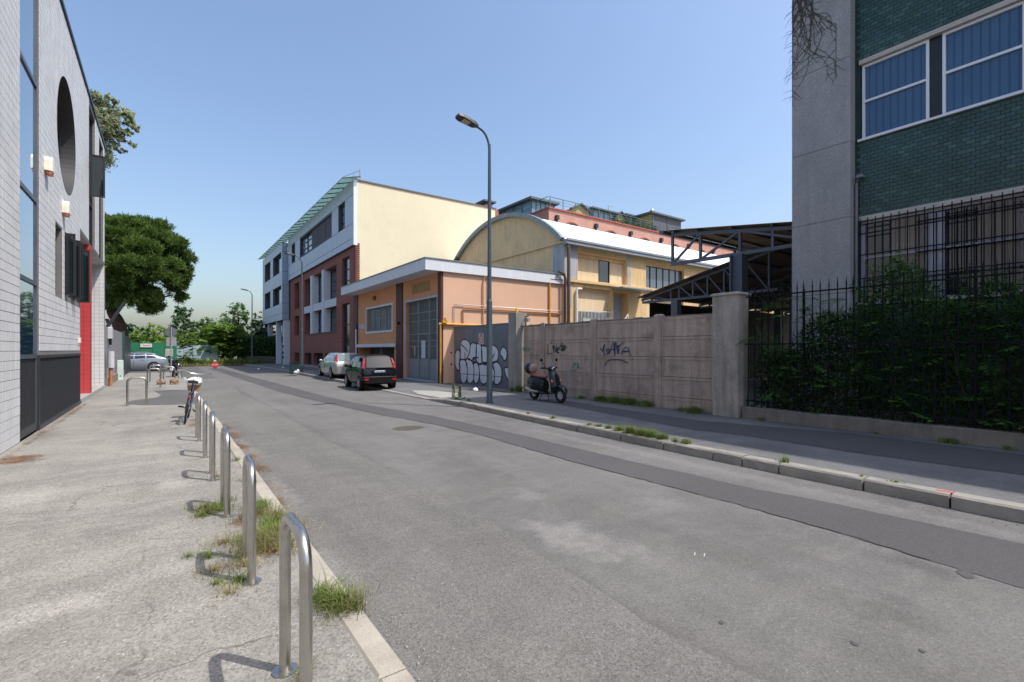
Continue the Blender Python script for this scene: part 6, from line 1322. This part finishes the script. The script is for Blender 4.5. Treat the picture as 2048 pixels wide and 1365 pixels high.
# ================================================================== TREES
def blob_tree(name, label, trunk, blobs, n, size, m, wood, seed=0, shell=.55, up=.4, group=None, asp=.5):
    t = thing(name, label, 'tree', trunk[0][:3], group); rs = np.random.RandomState(seed); Ps, Ns = [], []
    tot = sum(b[3] ** 2 for b in blobs)
    for (x, y, z, r_) in blobs:
        k = int(n * r_ * r_ / tot); nc = max(6, k // 26); d = rs.normal(size=(nc, 3)); d /= np.linalg.norm(d, axis=1, keepdims=True)
        c = np.array([x, y, z]) + d * r_ * (shell + (1.02 - shell) * rs.rand(nc, 1) ** .6) * np.array([1, 1, .92]); idx = rs.randint(0, nc, k)
        P = c[idx] + rs.normal(size=(k, 3)) * r_ * .105; Ps.append(P); Ns.append(d[idx] * .8 + rs.normal(size=(k, 3)) * .6 + np.array([0, 0, up]))
    P = np.concatenate(Ps); cloud('crown', P, np.concatenate(Ns), size * (.6 + .8 * rs.rand(len(P))), asp, m, t)
    tm = MB()
    for path, r0, r1 in trunk[1]:
        pp = catmull(path, 4); tm.tube(pp, [r0 + (r1 - r0) * i / (len(pp) - 1) for i in range(len(pp))], 9)
    part('trunk', tm, wood, t, True); return t
M_bark = mat('pine_bark', (.075, .04, .03), .95, fine=.4, fs=12, var=.25); M_wood2 = mat('grey_bark', (.08, .065, .05), .95, fine=.3)
M_pine = leafmat('pine_needles', (.04, .09, .018), (.17, .25, .05), .35, .8)
def W(u, v, Y): x, z = onY(u, v, Y); return (x, Y, z)
pxm = 40 / 959
pb2 = [(250, 472, 44, 0), (298, 470, 40, .5), (338, 502, 36, -.6), (270, 525, 50, -1.5), (318, 548, 42, -1.2), (225, 540, 46, .4), (358, 548, 27, .6), (255, 585, 38, -1), (352, 578, 24, .8), (296, 598, 28, -.8), (225, 600, 28, -.5), (290, 618, 15, -.5), (318, 615, 17, 0), (370, 520, 18, 0), (215, 470, 40, .5), (362, 597, 12, 1), (190, 540, 50, 1), (285, 520, 60, 1.5), (240, 520, 55, 1.5)]
bl_ = [(*W(u, v, 50 + dy), r_ * pxm) for u, v, r_, dy in pb2]
tb_ = W(236, 668, 50); tr_ = [([(tb_[0] + .1, 50, .1), (tb_[0] + .2, 50, 2.5), (tb_[0], 50, 4.0), (tb_[0] - .4, 50, 5.2), (tb_[0] + .3, 50, 7.5), (tb_[0] + 1.2, 50, 9.5)], .62, .16), ([(tb_[0] - .3, 50, 5.0), (tb_[0] + .8, 49.6, 6.4), (tb_[0] + 2.2, 49.4, 7.6), (tb_[0] + 3.6, 49.5, 8.2)], .26, .07), ([(tb_[0] - .3, 50, 5.3), (tb_[0] - 1.4, 50.3, 7), (tb_[0] - 2, 50.5, 9)], .24, .07), ([(tb_[0] + .9, 49.6, 6.4), (tb_[0] + 2.6, 49.8, 6.2), (tb_[0] + 3.6, 50, 6.4)], .12, .04)]
# pine: upright needle cards in tufts
t = thing('pine_tree', 'broad dark green stone pine leaning over the grey wall at the left', 'tree', (tb_[0], 50, .1)); rs = np.random.RandomState(11); V_ = []
for (x, y, z, r_) in bl_:
    ns_ = max(4, int(7 * r_)); sd_ = rs.normal(size=(ns_, 3)); sd_ /= np.linalg.norm(sd_, axis=1, keepdims=True); sd_[:, 2] = sd_[:, 2] * .8 + .1
    for q_ in range(ns_):
        r2 = r_ * rs.uniform(.34, .5); c0 = np.array([x, y, z]) + sd_[q_] * (r_ * .66)
        nc = int(78 * r2 ** 2) + 16; d = rs.normal(size=(nc, 3)); d[:, 2] = d[:, 2] * .9 + .45; d /= np.linalg.norm(d, axis=1, keepdims=True); c = c0 + d * r2 * (.6 + .42 * rs.rand(nc, 1)) * np.array([1.1, 1.1, .75])
        for q in range(18):
            ax = d * .7 + rs.normal(size=(nc, 3)) * .5 + np.array([0, 0, .45]); ax /= np.linalg.norm(ax, axis=1, keepdims=True); L = (.16 + .2 * rs.rand(nc, 1)); sd = np.cross(ax, rs.normal(size=(nc, 3))); sd /= np.linalg.norm(sd, axis=1, keepdims=True)
            bb_ = c + rs.normal(size=(nc, 3)) * .09; wv = sd * .034; V_.append(np.stack([bb_ - wv * .6, bb_ + wv * .6, bb_ + ax * L * .7 + wv, bb_ + ax * L], 1))
print('needles', sum(len(v) for v in V_))
quads('crown', np.concatenate(V_), M_pine, t)
tm = MB()
for path, r0, r1 in tr_:
    pp = catmull(path, 4); tm.tube(pp, [r0 + (r1 - r0) * i / (len(pp) - 1) for i in range(len(pp))], 9)
part('trunk', tm, M_bark, t, True)
k_ = 29 / 959
ub_ = [(200, 200, 17, 0), (225, 222, 18, .5), (250, 235, 16, 0), (210, 245, 22, -.5), (262, 255, 11, 0), (240, 270, 14, 0), (228, 290, 9, 0), (245, 303, 6, .3), (195, 255, 26, .8), (170, 240, 40, 1.5), (160, 300, 45, 2), (265, 290, 6, 0)]
M_euc = leafmat('grey_green_leaf', (.16, .20, .085), (.50, .53, .33), .5, 1.2)
b0 = [(*W(u, v, 31 + dy), r_ * k_) for u, v, r_, dy in ub_]
blob_tree('tall_tree', 'tall pale leaved tree rising behind the roof of the tiled building', ((-6.5, 33.5, .1), [([(-6.5, 33.5, .1), (-6.2, 33.3, 6), (-5.2, 32.6, 10), (-3.4, 31.6, 12.4)], .35, .08), ([(-4.4, 32, 11.3), (-2.6, 31.3, 13), (-1.2, 31, 13.2)], .1, .02), ([(-4.2, 32, 11.6), (-3.6, 31.2, 13.2), (-3.3, 31, 14)], .1, .02), ([(-3.4, 31.6, 12.2), (-2, 31, 12.4), (-1.4, 31, 12.2)], .07, .02)]), b0, 11500, .105, M_euc, M_wood2, 3, .3, .3, asp=.42)
M_l1 = leafmat('bright_leaf', (.10, .19, .03), (.25, .37, .07), .4, .4); M_l2 = leafmat('mid_leaf', (.05, .12, .03), (.13, .23, .055), .3, .4); M_l3 = leafmat('dark_leaf', (.025, .07, .025), (.08, .15, .045), .3, .4)
gtr = 'trees at the end of the street'
def bg(x, y, h, r_, m, lab, seed, n=5200, low=.0, size=.15, nm='tree'):
    rs = random.Random(seed); bs = []
    for k in range(11):
        a = rs.uniform(0, 6.28); q = rs.uniform(.1, .75) * r_; zz = rs.uniform(low + r_ * .3, h - r_ * .45); bs.append((x + q * math.cos(a), y + q * math.sin(a) * .7, zz, r_ * rs.uniform(.38, .6) * (1 - .25 * zz / h)))
    bs.append((x, y, h - r_ * .42, r_ * .42))
    return blob_tree(nm, lab, ((x, y, 0), [([(x, y, -.1), (x + .1, y, h * .4), (x, y, h * .8)], .2, .06)]), bs, n, size, m, M_wood2, seed, .4, .5, gtr)
bg(-3.6, 72, 4.9, 2.4, M_l3, 'low dark bushy tree behind the dark gate and green hoarding, leftmost', 1)
bg(-.9, 66, 4.9, 2.6, M_l1, 'bright green bushy tree right behind the green hoarding', 2)
bg(2.0, 79, 8.0, 2.6, M_l3, 'tall dark feathery tree behind the two grey sign plates', 3)
bg(2.1, 66, 4.0, 1.3, M_l1, 'small bright shrub between green hoarding and pale fence', 4, 2600)
bg(4.6, 82, 6.6, 2.6, M_l2, 'mid green tree far back in the middle of the tree line', 5)
bg(5.6, 67, 5.4, 2.6, M_l1, 'broad bright yellowish green tree behind the stop board', 6, 7500, .6, .17)
bg(8.2, 76, 8.6, 3.3, M_l2, 'tallest rounded tree of the tree line, left of the far street lamp', 7, 7000)
bg(11.8, 74, 7.9, 3.2, M_l2, 'tall tree half behind the far street lamp', 8, 6000)
bg(9.6, 68, 5.6, 2.4, M_l3, 'dark lower tree next to the white columned building', 9)
bg(-8.5, 74, 5.5, 3.2, M_l2, 'tree hidden mostly behind the dark gate', 10, 3000); bg(16, 78, 8, 3.4, M_l3, 'tree behind the white columned building', 12, 3000)
V = []
for k in range(90):
    a = rnd.uniform(0, 6.28); frond((5.4 + rnd.uniform(-1.9, 1.9), 65.0 + rnd.uniform(-.5, .5), rnd.uniform(1.6, 4.6)), (math.cos(a), -abs(math.sin(a)) - .2, .5), rnd.uniform(.8, 1.5), 9, .5, 1.0)
for k in range(50):
    a = rnd.uniform(0, 6.28); frond((1.9 + rnd.uniform(-1.0, 1.0), 62.6 + rnd.uniform(-.4, .4), rnd.uniform(.8, 3.0)), (math.cos(a), -abs(math.sin(a)) - .2, .4), rnd.uniform(.7, 1.2), 9, .4, 1.0)
o = quads('ailanthus_fronds', np.array(V), M_l1); o['kind'] = 'stuff'
P = np.stack([nrs.uniform(7.5, 13, 9000), nrs.uniform(63.5, 66, 9000), nrs.uniform(.1, 3.4, 9000)], 1); o = cloud('undergrowth', P, nrs.normal(size=P.shape), .14, .5, M_l3); o['kind'] = 'stuff'
# ================================================================== WEEDS, GRASS, DEBRIS
M_gr = leafmat('green_grass', (.09, .14, .025), (.27, .34, .09), .4, 3); M_dry = leafmat('dry_grass', (.20, .17, .07), (.42, .36, .18), .4, 3)
c = [(.90, 3.15, .12), (.84, 3.3, .12), (.97, 3.05, .12), (.78, 4.75, .12), (.70, 4.5, .12), (.62, 4.7, .12), (.8, 4.95, .12), (.75, 5.4, .12), (.82, 5.6, .12), (.45, 5.75, .12), (.35, 5.9, .12), (.50, 4.30, .12), (.42, 3.9, .12), (.3, 3.95, .12), (.56, 2.55, .12), (.88, 6.7, .12), (.6, 7.1, .12), (.86, 8.2, .12), (.28, 4.5, .12), (.15, 4.6, .12), (.85, 2.15, .12), (.3, 5.65, .12), (.55, 6.0, .12)]
o = blades('kerb_weeds', c, [.13, .13, .1, .18, .2, .2, .16, .18, .16, .18, .16, .06, .08, .07, .03, .07, .06, .06, .1, .06, .02, .1, .1], [300, 300, 120, 320, 420, 340, 200, 300, 200, 220, 160, 80, 110, 60, 40, 90, 60, 60, 120, 60, 30, 120, 100], [.14, .13, .1, .13, .12, .1, .14, .13, .12, .09, .08, .08, .07, .06, .07, .1, .08, .09, .06, .05, .04, .07, .07], M_gr, wid=.0022, lean=1.1); o['kind'] = 'stuff'
c2 = [(.72, 4.6, .12), (.62, 4.45, .12), (.8, 4.35, .12), (.95, 3.12, .12), (.7, 5.3, .12), (.48, 4.15, .12), (.3, 4.2, .12), (.35, 5.75, .12), (.55, 7.3, .12), (.92, 5.0, .12), (.35, 3.75, .12), (.58, 2.6, .12), (.83, 6.9, .12), (.4, 4.75, .12), (.9, 5.2, .12), (.98, 4.7, .12)]
o = blades('dry_weeds', c2, [.3, .24, .24, .2, .22, .22, .18, .22, .2, .16, .16, .03, .16, .22, .16, .14], [500, 380, 300, 250, 300, 160, 140, 180, 130, 160, 90, 50, 120, 160, 200, 160], [.12, .11, .12, .12, .1, .07, .06, .06, .05, .1, .06, .08, .06, .06, .12, .1], M_dry, wid=.002, lean=1.4); o['kind'] = 'stuff'
cr_, rr, nn, hh = [], [], [], []
for (x, y, r_, n_, h_) in ((7.30, 5.45, .11, 300, .15), (7.31, 5.7, .13, 420, .18), (7.32, 5.95, .13, 420, .18), (7.33, 6.2, .13, 400, .18), (7.34, 6.5, .12, 280, .15), (7.36, 6.8, .1, 160, .12), (7.4, 7.1, .1, 150, .1), (7.36, 7.35, .08, 100, .1), (7.42, 8.6, .09, 120, .1), (7.45, 9.6, .05, 60, .08), (7.3, 4.95, .1, 150, .12), (7.28, 5.15, .07, 90, .12), (7.25, 3.3, .1, 110, .1), (7.22, 2.35, .06, 40, .05), (7.25, 2.0, .12, 80, .04), (7.7, 13.75, .07, 110, .14), (7.85, 13.2, .1, 90, .1), (8.6, 15.2, .2, 120, .07), (8.1, 13.9, .12, 60, .08), (8.0, 14.6, .1, 60, .06), (7.75, 30, .2, 60, .15), (11.1, 7.3, .3, 700, .2), (11.25, 7.8, .2, 160, .1), (11.2, 8.9, .3, 600, .22), (11.22, 9.5, .35, 900, .25), (11.22, 10.1, .35, 900, .25), (11.25, 10.7, .3, 700, .22), (11.25, 11.6, .25, 300, .14), (11.1, 14.9, .2, 400, .35), (11.1, 15.3, .2, 220, .2), (11.15, 5.6, .1, 80, .1), (11.1, 2.3, .2, 260, .12), (11.15, 1.6, .1, 80, .08), (11.15, 3.4, .08, 50, .06), (11.5, 20.2, .2, 120, .14)):
    cr_.append((x, y, pz(x, y))); rr.append(r_); nn.append(n_); hh.append(h_)
o = blades('pavement_weeds', cr_, rr, nn, hh, M_gr, wid=.0035, lean=.9); o['kind'] = 'stuff'
o = blades('dry_weeds', [(7.31, 5.9, .14), (7.32, 6.2, .14), (7.3, 5.0, .14), (7.36, 7.2, .14)], [.18, .15, .12, .1], [120, 110, 60, 40], [.17, .16, .13, .1], M_dry, wid=.003, lean=.8); o['kind'] = 'stuff'
# two tall weed stalks by the lamp
ws = thing('tall_weed', 'two upright green weed stalks at the kerb left of the near street lamp', 'weed', (7.7, 13.7, PR)); P = []
for (x, y, h_) in ((7.66, 13.85, .52), (7.76, 13.62, .46)):
    z = nrs.rand(260) ** .8 * h_ + PR; a = nrs.rand(260) * 6.28; q = .05 * (1 - (z - PR) / h_ * .5); P.append(np.stack([x + np.cos(a) * q, y + np.sin(a) * q, z], 1))
    part('stem', MB().cyl((x, y, PR), (x, y, PR + h_), .008, .004, 6), M_l2.copy() if False else mat('weed_stem', (.08, .12, .03), .8), ws)
P = np.concatenate(P); cloud('leaves', P, nrs.normal(size=P.shape), .028, .45, M_gr, ws)
# verge grass, thicker strands further off
c = [(nrs.uniform(-1, 9), nrs.uniform(61.5, 65), .12) for _ in range(420)]
o = blades('verge_grass', c, [.5] * 420, [26] * 420, [.55 + .35 * nrs.rand() for _ in range(420)], M_gr, wid=.02, lean=.5); o['kind'] = 'stuff'
o = blades('dry_verge_grass', [(nrs.uniform(-1, 7.5), nrs.uniform(60.8, 62.4), .05) for _ in range(140)], [.5] * 140, [18] * 140, [.3] * 140, M_dry, wid=.02, lean=.7); o['kind'] = 'stuff'
# fallen dry pine needles
V = []
def needles(x, y, rx, ry, n, z, rot=0):
    for _ in range(n):
        a, b = nrs.normal() * rx * .5, nrs.normal() * ry * .5; px_, py_ = x + a * math.cos(rot) - b * math.sin(rot), y + a * math.sin(rot) + b * math.cos(rot); t = nrs.rand() * 3.14; L = .02 + .04 * nrs.rand(); dx, dy = math.cos(t) * L, math.sin(t) * L; ww = .0016; z_ = z + nrs.rand() * .012; zz = nrs.rand() * .012
        V.append([(px_ - dx - dy * .0, py_ - dy, z_), (px_ - ww * math.sin(t), py_ + ww * math.cos(t), z_ + zz), (px_ + dx, py_ + dy, z_), (px_ + ww * math.sin(t), py_ - ww * math.cos(t), z_ + zz)])
for k in range(46):
    y = rnd.uniform(6, 13.5); needles(1.0 + abs(rnd.gauss(0, .1)), y, .12, .25, 50, .013)
for y, n in ((7.9, 300), (8.9, 420), (9.9, 300), (11.2, 250), (12.5, 200)): needles(1.15, y, .13, .3, n, .014)
for y in (10.0, 10.3): needles(-1.75, y, .25, .2, 700, .124)
for k in range(60): y = rnd.uniform(10.2, 19.5); needles(-2.0 + abs(rnd.gauss(0, .05)), y, .06, .3, 34, .124)
for k in range(14): needles(rnd.uniform(.2, .8), rnd.uniform(4, 13), .15, .2, 45, .124)
needles(.5, 12.6, .15, .3, 260, .124); needles(.55, 13.3, .15, .3, 220, .124); needles(.6, 5.2, .12, .12, 160, .125); needles(.7, 4.35, .1, .15, 160, .125)
o = quads('fallen_pine_needles', np.array(V), leafmat('dry_needles', (.20, .10, .045), (.34, .19, .09), .2, 4)); o['kind'] = 'stuff'
# small stones and grit along the gutters
gm_ = MB()
for k in range(700):
    if k % 2: x, y = 1.05 + abs(rnd.gauss(0, .12)), rnd.uniform(1, 14); z = .012
    else: y = rnd.uniform(0, 14); x = kx(y) - abs(rnd.gauss(0, .15)) - .01; z = .004
    s_ = rnd.uniform(.003, .009); gm_.loft([[(x - s_, y - s_, z), (x + s_, y - s_ * .7, z), (x + s_ * .8, y + s_, z), (x - s_ * .7, y + s_ * .8, z)], [(x - s_ * .4, y - s_ * .3, z + s_), (x + s_ * .4, y - s_ * .3, z + s_), (x + s_ * .3, y + s_ * .4, z + s_ * .8), (x - s_ * .3, y + s_ * .4, z + s_ * .9)]])
o = solo('gutter_grit', gm_, mat('grit', (.3, .28, .25), .9), '-', '-'); del o['label']; del o['category']; o['kind'] = 'stuff'
